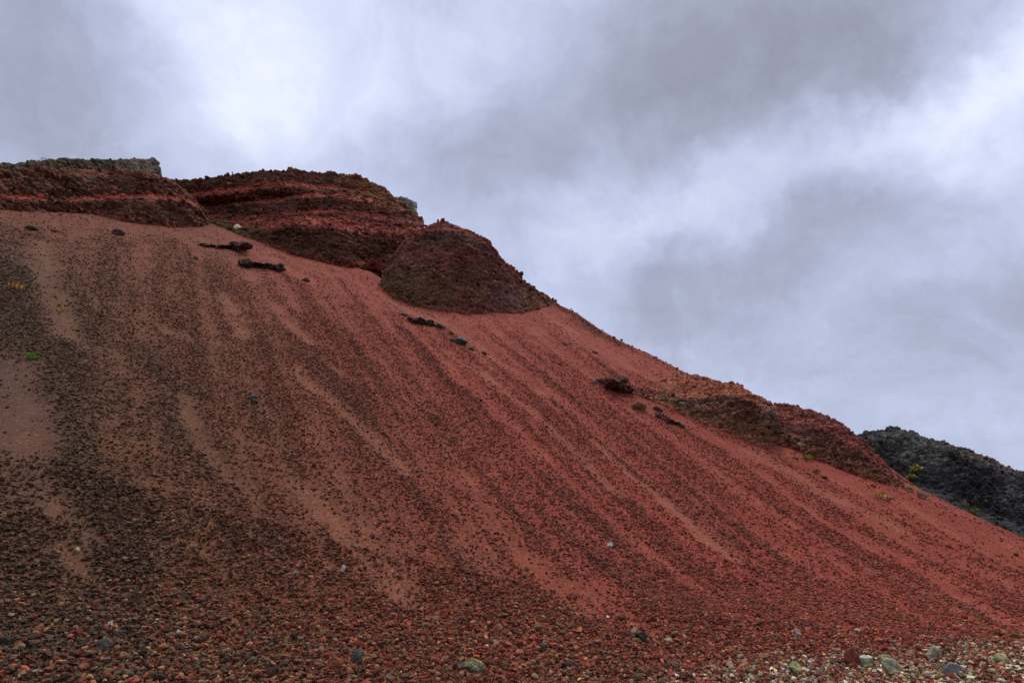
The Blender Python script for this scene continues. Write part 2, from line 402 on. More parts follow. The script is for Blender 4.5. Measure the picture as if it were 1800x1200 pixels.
def surf_attrs(x, y, dist):
    """fine 0..1, dark 0..1, colour of the dust, colour of the gravel, lichen 0..1"""
    p, r = polar(x, y); a = p * 1.22
    wa = 0.55 * fbm(x * 0.7, y * 0.7, 2.0, 3); wb = 0.55 * fbm(x * 0.7, y * 0.7, 12.0, 3)
    sh = x.shape; xf, yf = (x + 0.5 * wa).ravel(), (y + 0.5 * wb).ravel()
    f1 = strokes(xf, yf, FINE_W).reshape(sh); d1 = strokes(xf, yf, DARK_W).reshape(sh)
    st = fbm(a * 1.1 + 0.6 * wa, r * 0.13, 21.0, 4); st2 = fbm(a * 3.1 + wa, r * 0.35, 31.0, 4)
    patch = fbm(x * 1.3, y * 1.3, 41.0, 4); big = fbm(a * 0.35, r * 0.07, 51.0, 2)
    right = sstep(-35.2, -25, p + 1.5 * big + 1.0 * patch)         # brown and black on the left, red on the right
    high = sstep(R0 + 8, R0 + 20, r)
    foot = 1 - sstep(R0 - 1.0, R0 + 2.2, r + 0.8 * patch)
    nearcrest = np.exp(-(dist / (2.6 + 1.2 * st + 1.0 * patch)) ** 2)
    wl = noise3(a * 0.25, r * 0.06, 81.0); s3 = fbm(a * 1.7 + 0.5 * wa + 0.8 * wl, r * 0.045, 61.0, 4); s4 = fbm(a * 4.2 + 0.5 * wb + 1.5 * wl, r * 0.10, 71.0, 3)
    fine = 0.02 + 0.09 * high + 0.05 * right + 0.36 * sstep(-0.28, 0.32, st) + (0.22 + 0.36 * right) * sstep(-0.08, 0.30, s3) + 0.08 * (1 - right) + (0.35 + 0.3 * right) * s4 + (0.38 - 0.16 * right) * patch + 0.12 * high + 0.75 * nearcrest + 0.14 * right - 0.12 * sstep(0.0, 0.4, -s3)
    fine = np.clip(fine, 0, 1) * (1 - 0.75 * d1)
    fine = np.clip(np.maximum(fine * 0.8, np.minimum(f1 * (0.95 + 0.5 * patch), 0.97)) , 0, 1) * (1 - 0.9 * foot)
    fine = np.maximum(fine, np.clip(f1 * (0.95 + 0.5 * patch), 0, .95) * (1 - 0.25 * foot) * (p > -31))
    dark = np.clip((1 - right) * (0.42 + 0.3 * st + 0.25 * patch) + 0.6 * d1 * (1 - 0.55 * right), 0, 1)
    dust_l = mix((0.108, 0.048, 0.029), (0.155, 0.067, 0.037), sstep(-0.3, 0.4, patch + 0.3 * st))
    dust_t = np.array((0.205, 0.064, 0.043))
    dust_r = mix((0.226, 0.044, 0.031), (0.28, 0.076, 0.049), sstep(-0.25, 0.5, st2 + 0.6 * patch))
    dust = mix(mix(dust_l, dust_t, high * 0.75), dust_r, sstep(0.25, 1, right))
    dust = mix(dust, mix((0.165, 0.074, 0.042), (0.26, 0.088, 0.056), right), strokes(xf, yf, TAN_W).reshape(sh))
    dust = mix(dust, (0.095, 0.050, 0.042), (1 - sstep(-35.6, -33.2, p)) * (1 - 0.8 * high))
    grav_l = mix((0.115, 0.052, 0.029), (0.066, 0.040, 0.026), dark)
    grav_r = mix((0.215, 0.043, 0.030), (0.140, 0.034, 0.025), sstep(-0.2, 0.5, -st - 1.1 * s4 + 0.4 * patch + d1 * 0.6))
    grav = mix(grav_l, grav_r, right)
    # the level ground at the slope foot: pale, crusted stones towards the right
    lich = (1 - sstep(R0 - 3.5, R0 - 1.2, r + 1.0 * patch)) * sstep(-30.2, -26.5, p + 0.8 * patch)
    rim = strokes(xf, yf, RIM_W).reshape(sh); grav = mix(grav, (0.10, 0.030, 0.024), rim); fine = fine * (1 - 0.85 * rim)
    grav = mix(grav, (0.30, 0.22, 0.155), lich * 0.8)
    return fine, dark, right, dust, grav, lich, foot

# terrain sheet: polar grid about the centre of the hollow
ph = np.r_[np.arange(-66, -40, 0.35), np.arange(-40, -12.5, 0.033), np.arange(-12.5, -2, 0.35)]
rr = np.r_[np.arange(50, 56, 0.25), np.arange(56, 66, 0.032), np.arange(66, 93, 0.036), np.arange(93, 118, 0.4)]
PH, RR = np.meshgrid(np.radians(ph), rr)
X = CX + RR * np.sin(PH); Y = CY + RR * np.cos(PH)
cd = crest_dist(X, Y)
Z, front, dist = terrain_z(X, Y, cd)
fine, dark, right, dust, grav, lich, foot = surf_attrs(X, Y, dist)
Z = Z + 0.055 * (0.5 - fine) * (1 - np.exp(-dist / 0.8)) * front
Z = Z + (1 - fine) * 0.018 * fbm(X * 9, Y * 9, 3.0, 3)
edge = np.maximum(1 - sstep(50, 54.5, RR), np.maximum(sstep(-6, -3, np.degrees(PH)), 1 - sstep(-65.5, -62, np.degrees(PH))))
Z = Z * (1 - edge) - 0.4 * edge
colr = mix(grav, dust, fine)
V = np.stack([X, Y, Z], -1).reshape(-1, 3)
me = mesh_from('hillside', V, grid_faces(*X.shape), MAT_SCREE, colr.reshape(-1, 3), {'fine': fine})
hillside = tag(link('hillside', me), 'red and brown scree hillside streaked with dust and dark gravel', None, kind='structure')
# height lookup on the finished sheet
def ground_z(x, y):
    p, r = polar(np.asarray(x, float), np.asarray(y, float))
    fi = np.interp(p, ph, np.arange(len(ph))); ri = np.interp(r, rr, np.arange(len(rr)))
    i0 = np.clip(fi.astype(int), 0, len(ph) - 2); j0 = np.clip(ri.astype(int), 0, len(rr) - 2); fx = fi - i0; fy = ri - j0
    return (Z[j0, i0] * (1 - fx) + Z[j0, i0 + 1] * fx) * (1 - fy) + (Z[j0 + 1, i0] * (1 - fx) + Z[j0 + 1, i0 + 1] * fx) * fy

# level ground out to the horizon
gr = np.r_[0, np.geomspace(3, 6000, 70)]; ga = np.linspace(0, 2 * math.pi, 145)
GA, GR = np.meshgrid(ga, gr)
GX, GY = GR * np.sin(GA), GR * np.cos(GA)
GZ = 0.03 * fbm(GX * .3, GY * .3, 2.0, 3) * (GR < 200)
gcol = mix((0.20, 0.095, 0.065), (0.11, 0.065, 0.05), sstep(-.4, .4, fbm(GX * .15, GY * .15, 4.0, 4)))
me = mesh_from('ground', np.stack([GX, GY, GZ], -1).reshape(-1, 3), grid_faces(*GX.shape)[:, ::-1], MAT_SCREE, gcol.reshape(-1, 3), {'fine': np.full(GX.size, 0.3)})
tag(link('ground', me), 'level red brown gravel ground in front of the hillside', None, kind='structure')

# ------------------------------------------------------------------ stone shapes
def ico(n):
    bm = bmesh.new(); bmesh.ops.create_icosphere(bm, subdivisions=n, radius=1.0)
    v = np.array([q.co[:] for q in bm.verts]); f = np.array([[q.index for q in t.verts] for t in bm.faces]); bm.free()
    return v, f
ICO = {n: ico(n) for n in (1, 2, 3, 4, 5)}
def rand_rot(n):
    q = rng.normal(size=(n, 4)); q /= np.linalg.norm(q, axis=1, keepdims=True)
    a, b, c, e = q.T
    return np.stack([np.stack([1 - 2 * (c * c + e * e), 2 * (b * c - a * e), 2 * (b * e + a * c)], -1),
                     np.stack([2 * (b * c + a * e), 1 - 2 * (b * b + e * e), 2 * (c * e - a * b)], -1),
                     np.stack([2 * (b * e - a * c), 2 * (c * e + a * b), 1 - 2 * (b * b + c * c)], -1)], 1)
def sizes(n, lo, hi, p=2.2): return lo + (hi - lo) * rng.random(n) ** p

# ------------------------------------------------------------------ cliffs: rows of points from the foot up to the brow and down the back
RED = (0.25, 0.055, 0.040); DRK = (0.104, 0.043, 0.031); BRN = (0.140, 0.054, 0.036); OCH = (0.15, 0.065, 0.032)
GREY = (0.12, 0.115, 0.10); OLV = (0.105, 0.085, 0.040); PUR = (0.16, 0.075, 0.075); ORG = (0.30, 0.095, 0.055)
def loft(name, rows, spacing=0.035, amp=0.10, freq=2.4, dust=(0.27, 0.075, 0.06), dust_amt=0.7, back=((0.35, -0.1), (1.5, -0.9), (4.0, -3.2)), mat=None, parent=None, seed=0.0,
         flat=1.0, patches=(), surf=slope_z, base_depth=None, sink=0.5, bulge=0.55, waver=5.0, rubble=45, rub_size=(0.04, 0.24), mottle=(), foot_dust=0.8, strata=1.0):
    """rows: (photo curve, set-back in metres, colour above this row, roughness above this row); returns the object"""
    mat = mat or MAT_ROCK
    q0 = resample(rows[0][0], 200)
    if base_depth is None:
        P0 = hit(q0[:, 0], q0[:, 1], surf); D0 = np.hypot(P0[:, 0], P0[:, 1])
        k = np.hanning(15); k /= k.sum(); D0 = np.convolve(np.pad(D0, 7, mode='edge'), k, 'valid')
    else:
        D0 = np.interp(np.linspace(0, 1, 200), np.linspace(0, 1, len(base_depth)), base_depth)
    L = max(np.hypot(*np.diff(q0, axis=0).T).sum(), np.hypot(*np.diff(resample(rows[-1][0], 200), axis=0).T).sum()) * D0.mean() / F
    nu = int(L / spacing) + 2
    s = np.linspace(0, 1, nu)
    D0 = np.interp(s, np.linspace(0, 1, 200), D0)
    K = []
    for curve, off, *_ in rows:
        q = resample(curve, nu); rd = ray(q[:, 0], q[:, 1])
        o = np.interp(s, np.linspace(0, 1, len(off)), off) if np.ndim(off) else off
        kr = len(K); ln_ = s * L
        if kr > 0:                                         # bulges and hollows, wavering ledge lines
            env = np.minimum(1, np.minimum(s, 1 - s) * 12)
            o = o + bulge * env * fbm(ln_ * 0.45, 0 * s + seed, 0 * s + 0.55 * kr, 3)
            if kr < len(rows) - 1:
                q[:, 1] += waver * env * fbm(ln_ * 0.8, 0 * s + seed + 3.3 * kr, 0 * s, 4); rd = ray(q[:, 0], q[:, 1])
            else:
                q[:, 1] += 2.2 * fbm(ln_ * 1.6, 0 * s + seed + 7, 0 * s, 4); rd = ray(q[:, 0], q[:, 1])
        tt = (D0 + o) / np.hypot(rd[:, 0], rd[:, 1])
        K.append(rd * tt[:, None] + [0, 0, EYE])
    hdir = K[0][:, :2] / np.hypot(K[0][:, 0], K[0][:, 1])[:, None]
    hdir = np.c_[hdir, np.zeros(nu)]
    first = K[0] + hdir * 0.25 - [0, 0, sink]
    backs = [K[-1] + hdir * b - [0, 0, -dz] for b, dz in back]
    ALL = [first] + K + backs
    tags = [0] + list(range(len(K))) + [len(K) - 1] * len(backs)
    G, T = [], []
    for k in range(len(ALL) - 1):
        n = max(2, int(np.linalg.norm(ALL[k + 1] - ALL[k], axis=1).mean() / spacing)) if k <= len(K) else 12
        for i in range(n):
            f = i / n
            G.append(ALL[k] * (1 - f) + ALL[k + 1] * f)
            kk = k - 1                                     # row coordinate: 0 at the foot
            T.append(np.clip(kk + f, -0.99, len(K) - 0.01))
    G.append(ALL[-1]); T.append(len(K) - 0.01)
    G = np.array(G); T = np.array(T)[:, None] * np.ones((1, nu))
    nr = len(G)
    def normals(P):
        du = np.gradient(P, axis=1); dv = np.gradient(P, axis=0)
        n = np.cross(du, dv); return n / (np.linalg.norm(n, axis=2, keepdims=True) + 1e-9)
    # soften the corners of the layers a little, then roughen
    for _ in range(4):
        G[1:-1] = 0.5 * G[1:-1] + 0.25 * (G[:-2] + G[2:])
    nn = normals(G)
    x, y, z = G[..., 0] + seed, G[..., 1], G[..., 2]
    wx = 0.25 * fbm(x * 1.1, y * 1.1, z * 2.2, 2)
    low = fbm(x * freq * .35 + wx, y * freq * .35, z * freq * .6 * flat, 3)
    mid = fbm(x * freq + wx, y * freq + wx, z * freq * 1.3 * flat, 4, 0.6)
    lump = 1 - 2 * np.abs(fbm(x * freq * 1.6 + wx, y * freq * 1.6, z * freq * 2.0, 3, 0.55)) * 1.6
    pit = sstep(0.12, 0.45, fbm(x * freq * 1.1 + 50, y * freq * 1.1, z * freq * 2.2, 3, 0.6))
    strat = fbm(x * .5 + wx, y * .5, z * 5.5 + .6 * wx, 3, .6)
    ampr = np.array([rr_[3] if len(rr_) > 3 else 1.0 for rr_ in rows])
    Tn = T + 0.6 * mid + 0.35 * low + 0.5 * strat * strata
    ti = np.clip(Tn.astype(int), 0, len(rows) - 1)
    ta = np.clip(np.floor(T).astype(int), 0, len(rows) - 1)
    am = ampr[ta]
    kern = np.ones(9) / 9
    am = np.apply_along_axis(lambda c: np.convolve(np.pad(c, 4, mode='edge'), kern, 'valid'), 0, am)
    am = am * (0.45 + 1.3 * sstep(-0.35, 0.45, fbm(x * 0.6, y * 0.6, z * 0.9, 3)))
    G = G + nn * (amp * am * (1.3 * low + 1.0 * mid + 0.95 * lump - 1.4 * pit + 1.1 * strat * strata))[..., None]
    n2 = normals(G)
    cols = np.array([rr_[2] if len(rr_) > 2 else DRK for rr_ in rows])[ti]
    v = fbm(x * 1.7, y * 1.7, z * 3.5, 4)
    v3 = fbm(x * 9, y * 9, z * 9, 3, .6) + .7 * strat * strata
    cols = cols * (1 + 0.5 * v + 0.5 * v3)[..., None]
    cols = mix(cols, np.asarray(dust), dust_amt * sstep(0.50, 0.92, n2[..., 2] + 0.25 * v) * sstep(-0.4, 0.3, mid + v))
    cols = mix(cols, np.asarray(dust), 0.8 * (1 - sstep(0.0, 0.32, T + 0.5 * mid)) * foot_dust)
    S = np.ones((nr, 1)) * s[None]
    for (mc, thr, mf) in mottle:
        mm_ = fbm(x * mf, y * mf, z * mf * 1.6, 4, .65)
        cols = mix(cols, np.asarray(mc) * (1 + .5 * v3)[..., None], 0.9 * sstep(thr, thr + .22, mm_ + .25 * lump))
    for (s0, s1, t0, t1, c, amt) in patches:
        m = sstep(s0 - .06, s0 + .04, S + .05 * mid) * (1 - sstep(s1 - .04, s1 + .06, S + .05 * mid)) * sstep(t0 - .25, t0 + .25, Tn) * (1 - sstep(t1 - .25, t1 + .25, Tn))
        cols = mix(cols, np.asarray(c) * (1 + 0.4 * v)[..., None], np.clip(amt * m * (0.7 + 0.8 * lump), 0, 1))
    org = G.reshape(-1, 3)[nr // 2 * nu + nu // 2] if parent is None else None
    base = np.array([K[0][:, 0].mean(), K[0][:, 1].mean(), K[0][:, 2].mean()])
    if parent is not None: base = np.array(parent.location)
    me = mesh_from(name, G.reshape(-1, 3) - base, grid_faces(nr, nu), mat, np.clip(cols, 0.004, 1).reshape(-1, 3))
    o = link(name, me, parent, None if parent is not None else tuple(base))
    if rubble:                                             # crumbling pieces sitting on the face
        gi = np.nonzero((T[:, 0] > 0.02) & (T[:, 0] < len(K) - 0.2))[0]
        n = int(rubble * len(gi) * nu * spacing * spacing)
        a_, b_ = rng.choice(gi, n), rng.integers(0, nu, n)
        pk = rng.random(n) < 0.25 + 0.9 * sstep(-0.2, 0.6, low[a_, b_] + mid[a_, b_])
        a_, b_ = a_[pk], b_[pk]; n = len(a_)
        sz = sizes(n, rub_size[0], rub_size[1], 3.2)
        bv, bf = ICO[2]; mm = len(bv)
        qq = np.einsum('nij,nmj->nmi', rand_rot(n), bv[None] * rng.uniform(.6, 1.3, (n, 1, 3)) * (1 + rng.uniform(-.22, .22, (n, mm, 1))))
        qq = qq * (sz[:, None, None] * .5) + (G[a_, b_] - base)[:, None] + n2[a_, b_][:, None] * (0.15 * sz)[:, None, None]
        rc = np.clip(cols[a_, b_] * rng.uniform(.55, 1.6, (n, 1)) * rng.uniform(.93, 1.07, (n, 3)), .008, .30)
        ro = link('loose_rubble', mesh_from('loose_rubble', qq.reshape(-1, 3), (bf[None] + (np.arange(n) * mm)[:, None, None]).reshape(-1, 3), MAT_STONE, np.repeat(rc, mm, 0), smooth=False), parent if parent is not None else o)
        ro['kind'] = 'stuff'
    return o

# grey capped cliff on the left
A = loft('layered_cliff', [
    ([(-140, 366), (0, 367), (60, 370), (100, 372), (175, 377), (210, 388), (260, 395), (320, 399), (368, 394)], 0.0, DRK, 1.0),
    ([(-140, 348), (0, 355), (60, 355), (150, 355), (200, 352), (260, 350), (320, 354), (347, 364), (369, 390)], 0.30, RED, 0.35),
    ([(-140, 338), (0, 343), (90, 350), (150, 348), (200, 343), (260, 342), (320, 348), (343, 358), (368, 388)], 0.95, DRK, 1.0),
    ([(-140, 322), (0, 326), (90, 330), (150, 329), (200, 326), (260, 326), (318, 338), (340, 352), (367, 386)], 1.15, DRK, 1.0),
    ([(-140, 312), (0, 312), (60, 310), (120, 311), (200, 312), (270, 314), (300, 320), (325, 338), (366, 384)], 1.45, BRN, 1.0),
    ([(-140, 300), (0, 300), (60, 298), (120, 298), (200, 300), (268, 306), (292, 314), (318, 332), (365, 383)], 1.75, BRN, 0.8),
], amp=0.15, freq=1.7, dust=(0.20, 0.055, 0.040), seed=3.0, mottle=[((0.03, 0.02, 0.018), .25, 1.3)], flat=1.7, patches=[(0.78, 1.0, 2.5, 6, (0.17, 0.06, 0.045), .6)])
tag(A, 'dark layered cliff with a grey lichened cap at the left end of the ridge', 'cliff', 'cliffs and crags along the ridge')
loft('cap_layer', [
    ([(-140, 318), (0, 313), (60, 311), (120, 311), (200, 310), (250, 309), (284, 309)], 1.25, BRN, 1.0),
    ([(-140, 306), (0, 303), (60, 302), (120, 303), (200, 302), (250, 300), (281, 299)], 1.35, (0.082, 0.048, 0.032), 1.2),
    ([(-140, 298), (0, 294), (40, 290), (75, 288), (120, 286), (160, 287), (200, 288), (240, 286), (272, 286), (279, 291)], 1.45, (0.060, 0.044, 0.036), 1.3),
    ([(-140, 296), (0, 290), (40, 286), (75, 283), (120, 280), (160, 281.5), (200, 281.5), (240, 279.5), (272, 280), (280, 285)], 1.75, (0.072, 0.054, 0.036), 0.8),
], amp=0.085, freq=2.2, dust=(0.11, 0.085, 0.055), dust_amt=0.4, parent=A, seed=9.0, bulge=.35, waver=3, rubble=22, rub_size=(.04, .20), mottle=[((0.15, 0.138, 0.13), .42, 2.0), ((0.03, 0.027, 0.024), .12, 1.1), ((0.15, 0.09, 0.04), .3, 1.7)], back=((0.5, 0.0), (2.0, -0.5), (4.0, -2.6)),
    patches=[(0.86, 1.0, 0.6, 4, (0.135, 0.120, 0.115), .5), (0.0, 0.45, 0.8, 2.6, (0.070, 0.053, 0.044), .7), (0.30, 0.70, 0, 1.4, (0.15, 0.078, 0.034), .7)])

# domed, banded cliff in the middle
B = loft('layered_cliff', [
    ([(360, 389), (400, 402), (420, 412), (470, 431), (520, 449), (560, 459), (610, 469), (640, 468), (690, 478), (745, 470)], 0.0, DRK, 1.1),
    ([(360, 388), (400, 400), (420, 406), (440, 403), (480, 403), (520, 397), (580, 401), (640, 410), (690, 410), (745, 408)], 0.75, RED, 0.35),
    ([(358, 384), (400, 388), (440, 387), (480, 385), (520, 382), (540, 378), (600, 385), (650, 394), (700, 398), (745, 400)], 1.9, BRN, 0.8),
    ([(357, 382), (400, 386), (440, 385), (480, 383), (540, 376), (600, 377), (650, 383), (700, 391), (745, 396)], 2.05, RED, 0.4),
    ([(353, 376), (400, 380), (440, 381), (480, 378), (540, 372), (600, 370), (650, 375), (700, 383), (745, 392)], 2.5, DRK, 1.0),
    ([(345, 368), (400, 363), (440, 360), (480, 357), (540, 348), (600, 349), (650, 358), (700, 374), (742, 390)], 2.85, RED, 0.35),
    ([(340, 364), (400, 357), (440, 354), (480, 350), (540, 341), (600, 341), (650, 349), (700, 369), (742, 390)], 3.45, DRK, 1.0),
    ([(270, 352), (325, 350), (400, 339), (440, 334), (480, 330), (540, 331), (600, 335), (650, 343), (700, 363), (741, 390)], 3.75, RED, 0.35),
    ([(262, 345), (318, 343), (400, 333), (440, 326), (500, 321), (540, 323), (600, 331), (650, 339), (700, 360), (740, 390)], 4.3, DRK, 1.0),
    ([(235, 330), (290, 319), (325, 318), (360, 314), (400, 308), (440, 302), (480, 300), (510, 302), (560, 303), (610, 307), (640, 315), (660, 321), (680, 333), (695, 347), (715, 364), (735, 386), (741, 391)], 4.8, BRN, 0.8),
], amp=0.16, freq=1.7, dust=(0.25, 0.058, 0.042), seed=23.0, mottle=[((0.03, 0.02, 0.018), .28, 1.3)], flat=1.6,
    patches=[(0.70, 0.93, 5.6, 10, (0.20, 0.085, 0.045), .8), (0.05, 0.22, 0.0, 1.2, OLV, .8), (0.22, 0.6, 0.0, 0.8, (0.085, 0.04, 0.028), .6)])
tag(B, 'domed dark cliff with red dust ledges in the middle of the ridge', 'cliff', 'cliffs and crags along the ridge')
loft('lava_knob', [
    ([(700, 371), (712, 386), (728, 396), (741, 397)], 3.6, (0.075, 0.08, 0.075), 1.0),
    ([(696, 358), (714, 370), (729, 382), (741, 394)], 3.75, (0.19, 0.20, 0.185), 1.2),
    ([(690, 347), (708, 347), (722, 351), (729, 358), (730, 372), (739, 392)], 4.2, (0.17, 0.18, 0.165), 1.0),
], amp=0.13, freq=3.5, dust=(0.26, 0.27, 0.24), dust_amt=.6, parent=B, seed=31.0, bulge=.2, waver=2, back=((0.5, -0.1), (1.2, -1.0), (2.0, -3.0)), spacing=0.03)

# pointed brown crag
Dk = loft('pointed_crag', [
    ([(668, 502), (690, 522), (730, 539), (780, 548), (830, 551), (870, 548), (900, 551), (935, 546), (980, 535)], 0.0, BRN, 0.8),
    ([(670, 490), (695, 495), (730, 505), (780, 512), (830, 515), (870, 515), (905, 520), (940, 530), (978, 534)], 0.35, (0.12, 0.052, 0.038), 0.9),
    ([(676, 478), (705, 460), (740, 462), (780, 465), (830, 468), (865, 475), (895, 492), (930, 512), (976, 533)], 0.9, (0.135, 0.045, 0.038), 0.9),
    ([(690, 458), (715, 436), (745, 432), (780, 428), (820, 432), (850, 446), (880, 470), (920, 504), (975, 533)], 1.4, (0.10, 0.05, 0.042), 1.2),
    ([(700, 445), (720, 428), (745, 414), (780, 406), (815, 412), (845, 426), (872, 455), (915, 498), (974, 532)], 1.9, (0.19, 0.058, 0.045), 0.9),
    ([(712, 430), (727, 415), (742, 401), (760, 391), (778, 386), (800, 397), (822, 405), (850, 418), (865, 433), (880, 451), (900, 473), (930, 502), (960, 526), (974, 532)], 2.4, (0.16, 0.055, 0.042), 0.7),
], amp=0.115, freq=2.0, strata=1.5, dust=(0.22, 0.07, 0.052), dust_amt=.55, seed=47.0, waver=4, bulge=.6, back=((0.3, -0.1), (1.5, -1.3), (3.5, -4.2)),
    patches=[(0.0, 0.4, 0.0, 1.4, (0.105, 0.058, 0.030), .7), (0.62, 0.86, 0.0, 1.6, PUR, .7), (0.80, 0.93, 0.2, 2.4, (0.22, 0.11, 0.07), .5)])
tag(Dk, 'pointed brown crag standing right of the domed cliff', 'cliff', 'cliffs and crags along the ridge')

# low outcrop on the right ridge
Fo = loft('rock_outcrop', [
    ([(1120, 692), (1160, 707), (1200, 728), (1250, 750), (1300, 770), (1340, 786), (1360, 784), (1374, 772)], 0.0, (0.125, 0.052, 0.028), 0.7),
    ([(1120, 690), (1160, 700), (1200, 714), (1250, 722), (1300, 730), (1335, 745), (1360, 757), (1376, 765)], 0.35, (0.105, 0.046, 0.033), 1.6),
    ([(1120, 688), (1165, 692), (1205, 700), (1260, 697), (1300, 698), (1335, 712), (1362, 735), (1377, 760)], 0.8, (0.24, 0.075, 0.042), 1.1),
    ([(1125, 680), (1170, 680), (1220, 682), (1270, 682), (1300, 682), (1330, 702), (1360, 725), (1378, 757)], 2.0, (0.27, 0.080, 0.050), 1.0),
    ([(1150, 671), (1200, 658), (1240, 665), (1270, 674), (1300, 678), (1315, 689), (1335, 704), (1355, 715), (1379, 755)], 3.4, (0.20, 0.06, 0.045), 0.8),
], amp=0.07, freq=3.0, dust=(0.28, 0.078, 0.050), dust_amt=.7, seed=61.0, spacing=0.028, rubble=80, rub_size=(0.03, 0.17), bulge=.25, back=((0.3, -0.1), (1.5, -1.0), (3.0, -3.0)),
    patches=[(0.08, 0.25, 0.9, 1.8, (0.10, 0.075, 0.035), .25), (0.84, 0.95, 0.9, 3.0, (0.20, 0.12, 0.10), .6)])
tag(Fo, 'low brown outcrop with rubble on top, on the right part of the ridge', 'cliff', 'cliffs and crags along the ridge')
# red bluff next to the black hill
Gb = loft('red_bluff', [
    ([(1360, 778), (1390, 785), (1440, 808), (1500, 833), (1550, 848), (1590, 860), (1606, 858)], 0.0, (0.125, 0.052, 0.028), 0.8),
    ([(1362, 765), (1395, 765), (1440, 780), (1500, 810), (1550, 835), (1590, 854), (1606, 856)], 0.3, (0.105, 0.038, 0.030), 1.0),
    ([(1362, 745), (1395, 742), (1440, 750), (1500, 787), (1545, 822), (1588, 850), (1606, 855)], 0.75, (0.19, 0.05, 0.04), 0.7),
    ([(1355, 728), (1395, 731), (1440, 737), (1490, 760), (1530, 800), (1584, 845), (1605, 854)], 1.1, (0.15, 0.045, 0.038), 1.0),
    ([(1345, 714), (1400, 717), (1440, 731), (1480, 748), (1500, 763), (1520, 783), (1545, 808), (1580, 841), (1604, 855)], 2.0, (0.24, 0.06, 0.05), 0.6),
], amp=0.08, freq=3.0, dust=(0.25, 0.065, 0.052), dust_amt=.6, seed=71.0, spacing=0.026, bulge=.2, waver=3, rubble=90, rub_size=(0.03, 0.12), back=((0.3, -0.1), (1.5, -1.0), (3.0, -3.0)))
tag(Gb, 'smooth red bluff sloping down beside the black hill', 'cliff', 'cliffs and crags along the ridge')

# black lava hill behind, on the right
BLK = (0.034, 0.031, 0.029)
Hb = loft('hill', [
    ([(1330, 1000), (1500, 1010), (1600, 1015), (1700, 1020), (1850, 1025), (2050, 1030)], 0.0, (0.038, 0.035, 0.033), 0.35),
    ([(1360, 930), (1500, 900), (1600, 905), (1700, 925), (1850, 975), (2050, 1000)], 5.0, (0.036, 0.033, 0.031), 0.4),
    ([(1400, 870), (1500, 830), (1600, 850), (1660, 868), (1750, 905), (1850, 945), (2050, 985)], 7.5, (0.029, 0.027, 0.025), 1.2),
    ([(1430, 830), (1510, 800), (1570, 800), (1640, 815), (1720, 850), (1800, 890), (2050, 975)], 8.6, (0.036, 0.033, 0.030), 1.2),
    ([(1440, 810), (1510, 780), (1570, 770), (1640, 790), (1720, 820), (1800, 855), (2050, 965)], 9.8, BLK, 1.0),
    ([(1450, 796), (1508, 769), (1540, 759), (1575, 755), (1602, 759), (1640, 775), (1690, 789), (1740, 809), (1800, 836), (2050, 955)], 11.5, (0.05, 0.048, 0.042), 0.8),
], amp=0.17, freq=1.5, strata=.5, dust=(0.055, 0.052, 0.046), dust_amt=.4, seed=83.0, spacing=0.05, foot_dust=0, mat=MAT_LAVA, base_depth=[30, 30], back=((1.0, -0.2), (6, -3), (14, -10)), sink=3.0, bulge=0.9, waver=6, rubble=20, rub_size=(0.04, 0.22), mottle=[((0.070, 0.068, 0.056), .34, .9), ((0.014, 0.014, 0.015), .2, .5)],
    patches=[(0.19, 0.31, 3.4, 4.8, (0.088, 0.086, 0.072), .7), (0.38, 0.54, 4.4, 6, (0.12, 0.085, 0.065), .6), (0.27, 0.36, 2.6, 3.6, (0.08, 0.078, 0.066), .7)])
tag(Hb, 'black lava hill with grey lichen behind the right end of the ridge', None, kind='structure')

# ------------------------------------------------------------------ stones
def in_view(P, mu=220, mv=160):
    x, y, z = P[:, 0], P[:, 1], P[:, 2] - EYE
    fw = y * cP + z * sP; upv = -y * sP + z * cP
    u = 900 + F * x / np.maximum(fw, .01); v = 600 - F * upv / np.maximum(fw, .01)
    return (fw > 1) & (u > -mu) & (u < 1800 + mu) & (v > -mv) & (v < 1200 + mv), u, v, fw

PAL = {'charcoal': (0.058, 0.042, 0.033), 'brown': (0.130, 0.070, 0.043), 'red': (0.24, 0.050, 0.032), 'orange': (0.27, 0.105, 0.055), 'grey': (0.150, 0.125, 0.098),
       'pale': (0.40, 0.36, 0.30), 'lichen': (0.34, 0.31, 0.19), 'dullred': (0.150, 0.045, 0.032), 'yellow': (0.36, 0.32, 0.09), 'tan': (0.24, 0.135, 0.075)}
PK = list(PAL); PC = np.array([PAL[k] for k in PK])
def stone_kinds(dark, right, lich, foot):
    n = len(dark)
    W = np.zeros((n, len(PK)))
    W[:, 0] = 0.15 + 1.1 * dark; W[:, 1] = 0.6 * (1 - 0.6 * right) + 0.15; W[:, 2] = 0.05 + 0.55 * right + 0.30 * foot; W[:, 3] = 0.03 + 0.12 * foot
    W[:, 4] = 0.03 + 0.06 * foot + 0.9 * lich; W[:, 5] = 0.004 + 0.004 * foot + 1.2 * lich; W[:, 6] = 0.002 + 0.9 * lich; W[:, 7] = 0.25 + 0.9 * right; W[:, 8] = 0.001 + 0.05 * lich; W[:, 9] = 0.10 + 0.30 * (1 - right) + 0.15 * foot
    W /= W.sum(1, keepdims=True)
    return (rng.random((n, 1)) > np.cumsum(W, 1)).sum(1).clip(0, len(PK) - 1)

